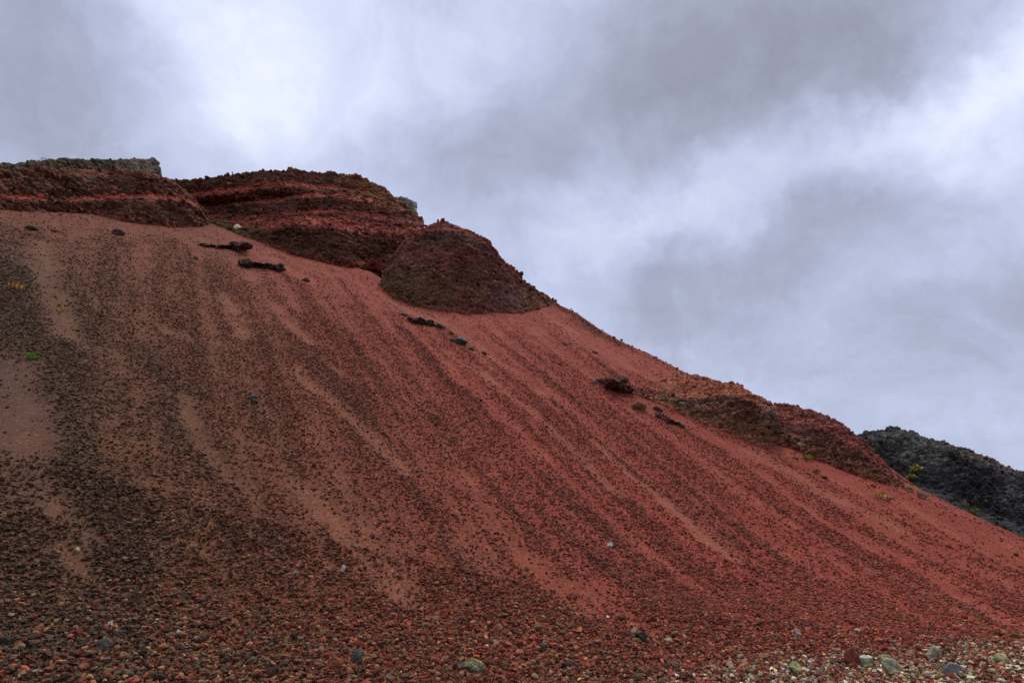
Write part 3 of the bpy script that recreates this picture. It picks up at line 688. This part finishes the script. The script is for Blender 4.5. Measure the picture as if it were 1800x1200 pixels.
def scatter(n, rlo, rhi):
    p = np.radians(rng.uniform(-46, -11, n)); r = np.sqrt(rng.uniform(rlo * rlo, rhi * rhi, n))
    return CX + r * np.sin(p), CY + r * np.cos(p)
def gravel_batch(x, y, size, sub, keep_fn, lift=(0.02, 0.55)):
    dist, nx, ny = crest_dist(x, y); ok = inside(x, y)
    z = ground_z(x, y); P = np.stack([x, y, z], -1)
    vis, u, v, fw = in_view(P); ok &= vis
    x, y, P, dist, fw, size = x[ok], y[ok], P[ok], dist[ok], fw[ok], size[ok]
    fi, dk, rt, du, gv, li, fo = surf_attrs(x, y, dist)
    k = keep_fn(fi, fw, dist)
    x, y, P, size, fi, dk, rt, du, gv, li, fo = [q[k] for q in (x, y, P, size, fi, dk, rt, du, gv, li, fo)]
    kind = stone_kinds(dk, rt, li, fo)
    c = PC[kind] * (0.55 + 1.5 * rng.random((len(kind), 1)) ** 2.5) * rng.uniform(0.92, 1.08, (len(kind), 3))
    c = mix(c, gv, (0.5 + 0.2 * rt) * (1 - li) * (1 - 0.6 * fo)) * (1 + 0.5 * fo[:, None]); c = mix(c, du, np.clip(fi, 0, 1) * 0.45)
    bv, bf = ICO[sub]; n = len(x); m = len(bv)
    R = rand_rot(n); ax = rng.uniform(0.6, 1.3, (n, 1, 3))
    jit = 1 + rng.uniform(-0.28, 0.28, (n, m, 1)) if sub == 1 else 1 + 0.75 * fbm(bv[None, :, 0] * 1.4 + rng.uniform(0, 99, (n, 1)), bv[None, :, 1] * 1.4 + rng.uniform(0, 99, (n, 1)), bv[None, :, 2] * 1.4 * np.ones((n, 1)), 2)[..., None] + rng.uniform(-0.17, 0.17, (n, m, 1))
    q = bv[None] * ax * jit
    for _ in range(7 if sub > 1 else 0):
        nr_ = rng.normal(size=(n, 3)); nr_ /= np.linalg.norm(nr_, axis=1, keepdims=True); dd = np.einsum('nmk,nk->nm', q, nr_); hh = rng.uniform(.25, .7, (n, 1))
        q = q - np.maximum(dd - hh, 0)[..., None] * nr_[:, None]
    q = np.einsum('nij,nmj->nmi', R, q); q[..., 2] *= 0.75
    q = q * (size[:, None, None] * 0.5) + P[:, None, :] + np.array([0, 0, 1.0])[None, None] * (size * rng.uniform(*lift, n))[:, None, None]
    return q.reshape(-1, 3), (bf[None] + (np.arange(n) * m)[:, None, None]).reshape(-1, 3), np.repeat(c, m, 0)

parts = []
# near: rounded, more finely shaped stones; then the slope, thinning with distance
x, y = scatter(640000, 55.5, 70); parts.append(gravel_batch(x, y, sizes(len(x), 0.024, 0.085, 3.0), 2, lambda fi, fw, d: (fw < 10) & (rng.random(len(fi)) < 1.02 - fi * 1.05)))
x, y = scatter(1500000, 57, 93)
parts.append(gravel_batch(x, y, sizes(len(x), 0.018, 0.065, 3.0), 1, lambda fi, fw, d: (fw >= 10) & (rng.random(len(fi)) < np.clip(1.03 - fi, 0, 1) ** 1.45 * np.clip(18 / fw, 0.35, 1) * 0.8), lift=(0.05, 0.35)))
# a few larger, loose ones everywhere
x, y = scatter(9000, 57, 93); parts.append(gravel_batch(x, y, sizes(len(x), 0.055, 0.12, 2.6), 2, lambda fi, fw, d: (rng.random(len(fi)) < (0.20 + 0.6 * (d < 0.9)) * (1.1 - 0.8 * fi * (d > 0.9)))))
ci = rng.integers(0, len(_cp) - 1, 5000); cm = (_cp[ci, 0] > 965) & (_cp[ci, 0] < 1230); ci = ci[cm] + len(CREST) - len(_cp)   # broken rim of the open ridge
cx_ = CREST[ci] + (CREST[np.minimum(ci + 1, len(CREST) - 1)] - CREST[ci]) * rng.random((len(ci), 1)) + rng.normal(0, .22, (len(ci), 2))
parts.append(gravel_batch(cx_[:, 0], cx_[:, 1], sizes(len(ci), 0.04, 0.17, 2.8), 2, lambda fi, fw, d: rng.random(len(fi)) < .5))
o_ = np.cumsum([0] + [len(q[0]) for q in parts])
V = np.concatenate([q[0] for q in parts]); Fc = np.concatenate([q[1] + o for q, o in zip(parts, o_)]); Cc = np.concatenate([q[2] for q in parts])
me = mesh_from('gravel', V, Fc, MAT_STONE, np.clip(Cc, .004, 1), smooth=False)
tag(link('gravel', me), 'loose red, brown and black volcanic gravel covering the slope', None, kind='stuff')

# ------------------------------------------------------------------ single rocks and low outcrops on the slope
def rock_mesh(name, size, colour, top=None, seed=0.0, sub=4, amp=0.35, mat=None, freq=1.3, ledge=False, facet=False):
    v, f = ICO[sub]
    a = fbm(v[:, 0] * freq + seed, v[:, 1] * freq, v[:, 2] * freq, 4, 0.55); b = fbm(v[:, 0] * 3.5 * freq, v[:, 1] * 3.5 * freq + seed, v[:, 2] * 3.5 * freq, 3, .6, ridge=True)
    if facet:                                             # broken faces and pits
        rs = np.random.default_rng(int(seed * 10) + 1); rad = np.ones(len(v))
        for _ in range(9):
            nrm = rs.normal(size=3); nrm /= np.linalg.norm(nrm); dd = v @ nrm; h = rs.uniform(.5, .95); rad = np.where(dd * rad > h, h / np.maximum(dd, 1e-3), rad)
        v = v * rad[:, None]; a = a * .6
    q = v * (1 + amp * a + 0.3 * amp * b)[:, None] * np.asarray(size) * 0.5
    c = np.asarray(colour) * (1 + 0.5 * a[:, None] + 0.2 * b[:, None])
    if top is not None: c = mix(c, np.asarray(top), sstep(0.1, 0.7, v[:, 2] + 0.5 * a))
    if ledge:                                             # a broken line of knobs of unequal size
        v, f = ICO[3]; v = v * 1.0; rs = np.random.default_rng(int(seed * 10)); Q, Fs, Cs = [], [], []
        k = 44
        for i in range(k):
            t = rs.uniform(-.5, .5) if i else 0.0; w_ = (1 - (2 * t) ** 2) ** .5 * rs.uniform(.22, 1.0) ** 1.5
            sz = np.array([size[2] * rs.uniform(.6, 1.5), size[1] * rs.uniform(.4, .9), size[2] * rs.uniform(.5, 1.0)]) * max(w_, .12) * .5
            if not i: sz = np.array([size[0] * .40, size[1] * .45, size[2] * .10]); o = np.array([0, 0, -size[2] * .22])
            o = np.array([t * size[0], size[1] * .42 * (rs.normal() * 1.0 + math.sin(5 * t + seed)), size[2] * rs.uniform(-.32, .08)]) * (i > 0)
            g = fbm(v[:, 0] * 1.5 + seed + 5 * i, v[:, 1] * 1.5, v[:, 2] * 1.5, 3, .6)
            vv = v
            for _ in range(8):                            # angular breaks
                nrm = rs.normal(size=3); nrm /= np.linalg.norm(nrm); vv = vv - np.maximum(vv @ nrm - rs.uniform(.3, .8), 0)[:, None] * nrm
            g2 = fbm(v[:, 0] * 4 + seed, v[:, 1] * 4 + i, v[:, 2] * 4, 3, .7, ridge=True)
            Q.append(vv * (1 + .6 * g + .3 * g2)[:, None] * sz * 1.15 + o); Fs.append(f + i * len(v))
            cc = np.asarray(colour) * (rs.uniform(.6, 1.35) * (1 + .5 * g))[:, None]
            if top is not None: cc = mix(cc, np.asarray(top), sstep(0.2, .8, v[:, 2] + .5 * g) * rs.uniform(.2, 1))
            Cs.append(cc)
        q, f, c = np.concatenate(Q), np.concatenate(Fs), np.concatenate(Cs)
    return mesh_from(name, q, f, mat or MAT_ROCK, np.clip(c, .004, 1), smooth=not (facet or ledge))
def at_px(u, v):
    P = hit(u, v); zz = float(ground_z(P[0], P[1])); return np.array([P[0], P[1], zz])
def place_rock(name, u0, v0, u1, v1, thick, colour, label, cat, top=None, group=None, seed=0.0, amp=0.4, sub=4, proud=0.25, ledge=False, facet=False):
    """a rock or outcrop that runs from one photo point to another, thick in photo pixels"""
    a, b = at_px(u0, v0), at_px(u1, v1); m = at_px((u0 + u1) / 2, (v0 + v1) / 2); D = np.linalg.norm(m - [0, 0, EYE])
    ln = max(np.linalg.norm(b - a), 0.02); h = thick * D / F
    me = rock_mesh(name, (ln, max(min(ln * 0.6, h * 1.6), h), h * 1.25), colour, top, seed, sub, amp, ledge=ledge, facet=facet)
    o = link(name, me, None, tuple(m + [0, 0, proud * h]))
    dx = b - a; yaw = math.atan2(dx[1], dx[0]); pit = -math.atan2(dx[2], math.hypot(dx[0], dx[1]))
    o.rotation_euler = (0, pit, yaw)
    return tag(o, label, cat, group)
DK = (0.078, 0.044, 0.033); DKG = (0.058, 0.051, 0.044)
SLABS = 'dark rock ledges showing through the dust'
place_rock('boulder', 410.5, 407, 423.5, 408, 11, (0.50, 0.46, 0.38), 'pale rounded boulder at the left tip of the domed cliff', 'boulder', seed=1.0, amp=.16, proud=.5)
place_rock('boulder', 480, 379, 495, 379, 8, (0.22, 0.12, 0.075), 'tan boulder lying on the red bench under the domed cliff', 'boulder', seed=2.0, proud=.5)
B_ = [(403, 381, 8, 5, (0.09, 0.05, 0.04), 'small dark rock at the left end of the red bench'), (445, 385, 12, 6, (0.15, 0.08, 0.055), 'low brown rock in the middle of the red bench')]
ROCKS = [
    (196, 411, 216, 412, 9, DK, 'small dark rock alone on the dust below the left cliff', None, 'rock'),
    (46, 402, 66, 403, 7, DK, 'mossy dark rock on the dust at the far left, under the cliff', (0.12, 0.10, 0.03), 'rock'),
    (90, 404, 103, 405, 4, DK, 'tiny dark rock right of the mossy rock under the left cliff', None, 'rock'),
    (345, 430, 385, 437, 7, DK, 'thin dark rock ledge left of the larger brown ledge', None, 'rock ledge'),
    (382, 437, 437, 440, 14, (0.085, 0.038, 0.034), 'brown rock ledge in the red dust below the pale boulder', None, 'rock ledge'),
    (414, 466, 468, 472, 15, (0.040, 0.036, 0.030), 'blackest rock ledge, mossy on top, in the red dust', (0.085, 0.085, 0.05), 'rock ledge'),
    (470, 472, 500, 476, 10, (0.06, 0.036, 0.03), 'short dark rock at the right end of the blackest ledge', None, 'rock ledge'),
    (340, 454, 348, 457, 5, DKG, 'little grey rock uphill of the black ledge', (0.12, 0.12, 0.1), 'rock'),
    (532, 491, 544, 495, 7, (0.11, 0.05, 0.04), 'small brown rock in the dust under the domed cliff', None, 'rock'),
    (705, 552, 717, 555, 6, DK, 'dark rock with a pale top at the upper end of the ledge line', (0.25, 0.22, 0.18), 'rock'),
    (716, 560, 744, 570, 9, DK, 'dark rock ledge left in the line under the pointed crag', None, 'rock ledge'),
    (738, 565, 782, 580, 10, (0.07, 0.05, 0.042), 'longest grey brown ledge in the line under the pointed crag', None, 'rock ledge'),
    (787, 588, 797, 591, 5, DK, 'small dark stone between the ledge and the white topped rock', None, 'rock'),
    (790, 600, 806, 604, 9, (0.16, 0.10, 0.075), 'brown rock left of the white topped rock', None, 'rock'),
    (802, 604, 820, 610, 14, (0.04, 0.038, 0.036), 'dark rock with a white lichened top below the pointed crag', (0.30, 0.30, 0.27), 'rock'),
    (825, 614, 835, 618, 5, DK, 'small stone downhill of the white topped rock', None, 'rock'),
    (848, 621, 856, 624, 5, DK, 'lone dark stone to the right of the white topped rock', None, 'rock'),
    (1041, 618, 1052, 621, 4, DK, 'small dark rock in the bright dust below the open ridge', None, 'rock'),
    (988, 605, 998, 608, 4, DK, 'small dark rock below the right flank of the pointed crag', None, 'rock'),
    (1042, 673, 1052, 676, 7, (0.20, 0.16, 0.13), 'pale stone at the left end of the dark crag in the slope', None, 'rock'),
    (1052, 672, 1118, 690, 21, (0.115, 0.053, 0.039), 'dark knobbly crag standing alone in the slope left of the outcrop', (0.12, 0.07, 0.055), 'crag'),
    (1148, 716, 1164, 719, 8, DK, 'dark stone above the row of small ledges', None, 'rock'),
    (1153, 724, 1180, 735, 10, (0.10, 0.045, 0.038), 'reddish ledge in the row downhill of the knobbly crag', None, 'rock ledge'),
    (1170, 736, 1194, 742, 11, DK, 'dark grey ledge at the low end of the small ledges', None, 'rock ledge'),
    (1193, 744, 1204, 747, 7, DKG, 'greenish black stone below the small ledges', (0.10, 0.10, 0.06), 'rock'),
    (1192, 718, 1207, 722, 13, (0.06, 0.05, 0.042), 'round dark boulder at the foot of the low brown outcrop', (0.14, 0.12, 0.10), 'boulder'),
    (1400, 789, 1416, 791, 13, (0.032, 0.03, 0.026), 'round black boulder with pale top at the foot of the red bluff', (0.20, 0.17, 0.12), 'boulder'),
    (1394, 802, 1403, 804, 4, DK, 'small dark stone left of the yellow shrub by the bluff', None, 'rock'),
    (1445, 837, 1455, 838, 4, DK, 'small stone below the dark shrub', None, 'rock'),
    (1593, 862, 1605, 864, 8, (0.19, 0.14, 0.10), 'tan stone in the dust just past the foot of the red bluff', (0.28, 0.22, 0.17), 'rock'),
    (1614, 873, 1630, 878, 9, (0.15, 0.10, 0.085), 'purplish brown stone downhill of the tan stone', (0.24, 0.17, 0.15), 'rock'),
    (1658, 892, 1668, 895, 5, (0.26, 0.15, 0.12), 'pinkish stone in the dust near the black hill', None, 'rock'),
    (1530, 853, 1540, 856, 4, DK, 'small dark stone above the yellow plant in the dust', None, 'rock'),
    (1782, 974, 1792, 978, 5, DK, 'dark stone in smooth red dust at the right edge', None, 'rock'),
    (440, 699, 452, 702, 8, DKG, 'upper of two grey stones in the middle of the left scree', (0.16, 0.145, 0.13), 'stone'),
    (441, 707, 453, 710, 8, DKG, 'lower of two grey stones in the middle of the left scree', (0.14, 0.127, 0.115), 'stone'),
    (598, 1005, 607, 1005, 10, (0.42, 0.40, 0.37), 'white stone in the brown scree left of centre', None, 'stone'),
    (515, 1010, 525, 1011, 8, (0.26, 0.24, 0.20), 'light grey stone to the left of the white stone', None, 'stone'),
    (1068, 960, 1078, 960, 6, (0.48, 0.47, 0.50), 'bluish white stone in the dark red scree right of centre', None, 'stone'),
    (189, 1104, 196, 1105, 9, (0.48, 0.42, 0.44), 'pinkish white stone in the dark gravel at lower left', None, 'stone'),
    (132, 966, 140, 967, 7, (0.42, 0.36, 0.24), 'cream stone beside the brown dust patch at left', None, 'stone'),
    (307, 1119, 317, 1120, 8, (0.46, 0.38, 0.27), 'cream rounded stone in the gravel at lower left', None, 'stone'),
    (1105, 1119, 1122, 1122, 13, (0.16, 0.17, 0.13), 'greenish grey stone at the foot of the bright red dust tongue', (0.30, 0.28, 0.18), 'stone'),
    (1118, 1127, 1138, 1131, 16, (0.035, 0.034, 0.036), 'black stone next to the greenish grey one at the slope foot', None, 'stone'),
    (1395, 1122, 1410, 1124, 14, (0.30, 0.19, 0.18), 'pale pink slab stone at the edge of the gravel apron', None, 'stone'),
    (170, 1145, 196, 1150, 15, (0.105, 0.095, 0.078), 'large greenish grey stone at lower left', (0.16, 0.16, 0.12), 'stone'),
    (1488, 1172, 1512, 1178, 26, (0.20, 0.055, 0.045), 'big dark red stone left of the pale lichened stone', None, 'stone'),
    (1512, 1172, 1540, 1178, 20, (0.42, 0.45, 0.34), 'whitest lichen crusted stone at the bottom right', (0.55, 0.57, 0.45), 'stone'),
    (1630, 1160, 1656, 1166, 20, (0.34, 0.33, 0.26), 'grey green lichened stone at the edge of the red slope foot', None, 'stone'),
    (1545, 1170, 1572, 1174, 18, (0.29, 0.26, 0.14), 'yellow lichened stone right of the whitest stone', None, 'stone'),
    (1550, 1184, 1585, 1190, 20, (0.30, 0.29, 0.20), 'broad pale green stone at the bottom edge', None, 'stone'),
    (1388, 1186, 1416, 1192, 18, (0.30, 0.29, 0.15), 'yellow green lichened stone at the bottom edge', None, 'stone'),
    (1752, 1170, 1776, 1176, 18, (0.31, 0.28, 0.15), 'yellow lichened stone at the right edge of the apron', None, 'stone'),
    (800, 1180, 850, 1188, 20, (0.16, 0.145, 0.11), 'largest grey stone with yellow lichen at the bottom centre', (0.25, 0.235, 0.11), 'stone'),
    (570, 1183, 598, 1188, 22, (0.22, 0.075, 0.042), 'orange brown stone at the bottom edge left of centre', None, 'stone'),
    (1660, 1190, 1700, 1194, 16, (0.20, 0.175, 0.18), 'violet grey flat stone at the bottom right', None, 'stone'),
    (620, 1164, 640, 1170, 18, (0.085, 0.075, 0.06), 'dark olive stone near the bottom left of centre', None, 'stone'),
]
for i, (u0, v0, u1, v1, th, c, lab, top, cat) in enumerate(ROCKS):
    nm = {'rock': 'rock', 'rock ledge': 'rock_ledge', 'crag': 'rock_crag', 'boulder': 'boulder', 'stone': 'stone'}[cat]
    place_rock(nm, u0, v0, u1, v1, th, c, lab, cat, top, {'rock ledge': SLABS}.get(cat), seed=5.0 + 3.1 * i, amp=.55 if cat in ('rock ledge', 'crag') else .5, sub=5 if cat in ('rock ledge', 'crag') else 4, proud=.2 if cat == 'rock ledge' else .3, ledge=cat in ('rock ledge', 'crag'), facet=cat in ('stone', 'rock'))
# rocks standing on the bench of the domed cliff
def bench_rock(u, v, wpx, hpx, c, lab, k):
    dg = bpy.context.evaluated_depsgraph_get()
    rd = ray(u, v); okk, P, nrm, ix, ob, mt = C.ray_cast(dg, (0, 0, EYE), tuple(rd / np.linalg.norm(rd)))
    D = (P - Vector((0, 0, EYE))).length
    o = link('rock', rock_mesh('rock', (wpx * D / F, wpx * D / F * .8, hpx * D / F * 1.3), c, None, 90 + k, 3), None, tuple(P + Vector((0, 0, hpx * D / F * .25))))
    return tag(o, lab, 'rock')
for k, q in enumerate(B_): bench_rock(*q, k)

# ------------------------------------------------------------------ plants
def plant(u, v, wpx, hpx, cols, label, cat, n=90, name='shrub', spiky=False, on=None):
    if on is None: P = at_px(u, v)
    else: P = on
    D = np.linalg.norm(P - [0, 0, EYE]); Wd = wpx * D / F; Hh = hpx * D / F
    root = bpy.data.objects.new(name, None); col.objects.link(root); root.location = tuple(P); root.empty_display_size = 0.1
    tag(root, label, cat)
    r = np.sqrt(rng.random(n)); th = rng.uniform(0, 2 * math.pi, n); h = rng.random(n)
    cx, cy = Wd * 0.5 * r * np.cos(th), Wd * 0.4 * r * np.sin(th); cz = Hh * (0.15 + 0.85 * h * (1 - 0.55 * r * r))
    L = min(Wd, Hh * 2) * (0.22 if not spiky else 0.38)
    dirs = np.stack([np.cos(th) * r, np.sin(th) * r, 0.5 + rng.random(n)], -1) + rng.normal(0, .35, (n, 3)); dirs /= np.linalg.norm(dirs, axis=1, keepdims=True)
    sd_ = np.cross(dirs, rng.normal(size=(n, 3))); sd_ /= np.linalg.norm(sd_, axis=1, keepdims=True)
    c0 = np.stack([cx, cy, cz], -1); ll = L * rng.uniform(.6, 1.2, (n, 1)); wd = ll * (0.28 if not spiky else 0.13)
    Vv = np.stack([c0 - dirs * ll * .5, c0 + sd_ * wd, c0 + dirs * ll * .5, c0 - sd_ * wd], 1).reshape(-1, 3)
    Fq = np.arange(4 * n).reshape(n, 4)
    cc = np.array(cols)[rng.integers(0, len(cols), n)] * rng.uniform(.7, 1.25, (n, 1))
    lv = link('leaves', mesh_from('leaves', Vv, Fq, MAT_LEAF, np.repeat(cc, 4, 0), smooth=False), root)
    # stems: thin three-sided stalks from the root to some of the leaves
    k = min(n, 14); A_ = c0[:k] * [.1, .1, 0] - [0, 0, Hh * .15]; Bq = c0[:k]; wst = max(0.02 * Wd, 0.003)
    ring = np.array([(1, 0, 0), (-.5, .87, 0), (-.5, -.87, 0)]) * wst
    Vs = np.concatenate([A_[:, None] + ring, Bq[:, None] + ring * .5], 1).reshape(-1, 3)
    fs = np.array([(0, 1, 4, 3), (1, 2, 5, 4), (2, 0, 3, 5)])
    link('stems', mesh_from('stems', Vs, (fs[None] + 6 * np.arange(k)[:, None, None]).reshape(-1, 4), MAT_LEAF, np.tile((0.12, 0.08, 0.04), (len(Vs), 1)), smooth=False), root)
    return root
YEL = [(0.50, 0.42, 0.03), (0.38, 0.36, 0.04), (0.20, 0.19, 0.05)]; GRN = [(0.10, 0.30, 0.02), (0.14, 0.38, 0.03), (0.07, 0.20, 0.02)]
DRY = [(0.62, 0.33, 0.06), (0.55, 0.25, 0.04), (0.40, 0.20, 0.06)]; DKP = [(0.03, 0.035, 0.02), (0.06, 0.06, 0.03), (0.14, 0.13, 0.05)]; OLI = [(0.16, 0.14, 0.05), (0.08, 0.07, 0.03), (0.25, 0.20, 0.08)]
plant(52, 636, 14, 12, GRN, 'bright green leafy plant on the left scree', 'plant', 110, 'plant')
plant(147, 645, 8, 8, [(0.22, 0.28, 0.14), (0.3, 0.34, 0.2)], 'small pale green plant right of the bright green one', 'plant', 40, 'plant')
plant(24, 514, 18, 12, DRY, 'largest orange dry plant at the left edge', 'plant', 60, 'plant', True)
plant(61, 493, 7, 6, DRY, 'small orange dry plant up and right of the largest one', 'plant', 24, 'plant', True)
plant(108, 549, 11, 7, YEL[:2] + DRY[:1], 'yellow dry plant on the left scree, low and flat', 'plant', 40, 'plant', True)
plant(183, 458, 7, 7, DRY[:1] + YEL[:1], 'small yellow orange plant high in the brown gravel', 'plant', 30, 'plant', True)
plant(94, 522, 9, 7, [(0.30, 0.17, 0.07), (0.4, 0.24, 0.07)], 'withered brown plant between the orange dry plants', 'plant', 26, 'plant', True)
plant(42, 628, 7, 5, DRY, 'tiny orange plant touching the bright green plant', 'plant', 20, 'plant', True)
plant(72, 464, 4, 5, DRY, 'tiny orange sprig at the top of the dust tongue', 'plant', 14, 'plant', True)
plant(545, 482, 7, 6, [(0.25, 0.30, 0.08), (0.3, 0.26, 0.08)], 'lone small green plant in the red dust under the domed cliff', 'plant', 30, 'plant')
plant(1124, 716, 26, 15, OLI + DKP, 'rounded olive shrub downhill of the knobbly crag', 'shrub', 160)
plant(1138, 698, 9, 5, YEL, 'small yellow shrub at the tip of the low outcrop', 'shrub', 40)
plant(1168, 703, 10, 6, YEL[1:], 'yellow green tuft on the left shoulder of the low outcrop', 'shrub', 40)
plant(1420, 805, 18, 9, YEL + OLI, 'yellow shrub below the round black boulder', 'shrub', 110)
plant(1435, 829, 12, 8, DKP, 'dark green shrub alone in the dust under the bluff', 'shrub', 80)
plant(1546, 874, 20, 8, YEL, 'bright yellow plant patch in smooth red dust', 'shrub', 110)
plant(1561, 881, 14, 7, DKP + YEL[1:2], 'dark green tuft at the lower end of the yellow patch', 'shrub', 60)
plant(773, 1170, 9, 12, YEL[:2], 'little yellow sprig among the stones at the bottom centre', 'plant', 30, 'plant')
plant(808, 1140, 9, 6, YEL[:2], 'tiny yellow plant uphill of the sprig at the bottom centre', 'plant', 20, 'plant')
plant(87, 1160, 12, 9, YEL[:2], 'tiny yellow plant in the gravel at the lower left', 'plant', 26, 'plant')
dg = bpy.context.evaluated_depsgraph_get()
def cast(u, v):
    rd = ray(u, v); okk, P, *_ = C.ray_cast(dg, (0, 0, EYE), tuple(rd / np.linalg.norm(rd))); return np.array(P)
for (u, v, wp, hp, lab, cc) in [(1534, 793, 9, 7, 'pale green tuft near the left edge of the black hill', YEL[1:]), (1603, 842, 16, 8, 'bright yellow tuft where the black hill meets the red slope', YEL),
                                (1612, 828, 18, 10, 'yellow green shrub on the black hill above the bright tuft', YEL[1:]), (1712, 902, 18, 8, 'yellow green tuft on the border at the far right', YEL[1:] + OLI),
                                (1695, 889, 14, 6, 'dry tan tuft on the border, uphill of the far right tuft', [(0.3, 0.2, 0.09), (0.2, 0.17, 0.06)])]:
    plant(u, v, wp, hp, cc, lab, 'shrub', 90, on=cast(u, v))
for (u, v, wp, hp, lab) in [(84, 284, 26, 4, 'yellow green moss cushion on the cap of the left cliff'), (118, 281, 14, 4, 'yellow moss cushion at the highest bump of the left cliff'), (200, 283, 16, 3, 'thin yellow moss cushion toward the broken end of the cap')]:
    plant(u, v, wp, hp, YEL[1:] + OLI, lab, 'moss', 120, 'moss_cushion', on=cast(u, v + 2))

# ------------------------------------------------------------------ larger single stones of the apron in front
GROUP = 'scoria stones lying on the gravel apron in front'
LAB = {'charcoal': 'charcoal black scoria stone on the gravel apron in front', 'brown': 'brown scoria stone on the gravel apron in front', 'red': 'bright red scoria stone on the gravel apron in front',
       'orange': 'orange scoria stone on the gravel apron in front', 'grey': 'grey scoria stone on the gravel apron in front', 'pale': 'pale cream stone on the gravel apron in front',
       'lichen': 'pale green lichened stone on the gravel apron in front', 'dullred': 'dull red scoria stone on the gravel apron in front', 'yellow': 'yellow lichened stone on the gravel apron in front', 'tan': 'tan scoria stone on the gravel apron in front'}
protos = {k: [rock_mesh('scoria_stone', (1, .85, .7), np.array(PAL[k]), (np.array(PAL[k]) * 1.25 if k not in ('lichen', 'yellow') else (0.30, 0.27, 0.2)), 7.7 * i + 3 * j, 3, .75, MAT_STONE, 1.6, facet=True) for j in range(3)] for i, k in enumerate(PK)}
cnt = 0; taken = []
while cnt < 270:
    u = random.uniform(-10, 1810); v = 1200 - 115 * random.random() ** 1.5
    P = at_px(u, v); D = np.linalg.norm(P - [0, 0, EYE])
    s = random.uniform(0.06, 0.12) * (0.9 if u < 900 else 1.1)
    if any((P[0] - q[0]) ** 2 + (P[1] - q[1]) ** 2 < (0.5 * (s + q[2])) ** 2 for q in taken): continue
    taken.append((P[0], P[1], s))
    x, y = np.array([P[0]]), np.array([P[1]])
    fi, dk, rt, du, gv, li, fo = surf_attrs(x, y, crest_dist(x, y)[0])
    if fi[0] > 0.75: continue
    k = PK[int(stone_kinds(dk, rt, li, fo)[0])]
    o = link('scoria_stone', random.choice(protos[k]), None, (P[0], P[1], P[2] + 0.22 * s))
    o.rotation_euler = (random.uniform(-.5, .5), random.uniform(-.5, .5), random.uniform(0, 6.28)); o.scale = (s, s, s)
    tag(o, LAB[k], 'stone', GROUP); cnt += 1
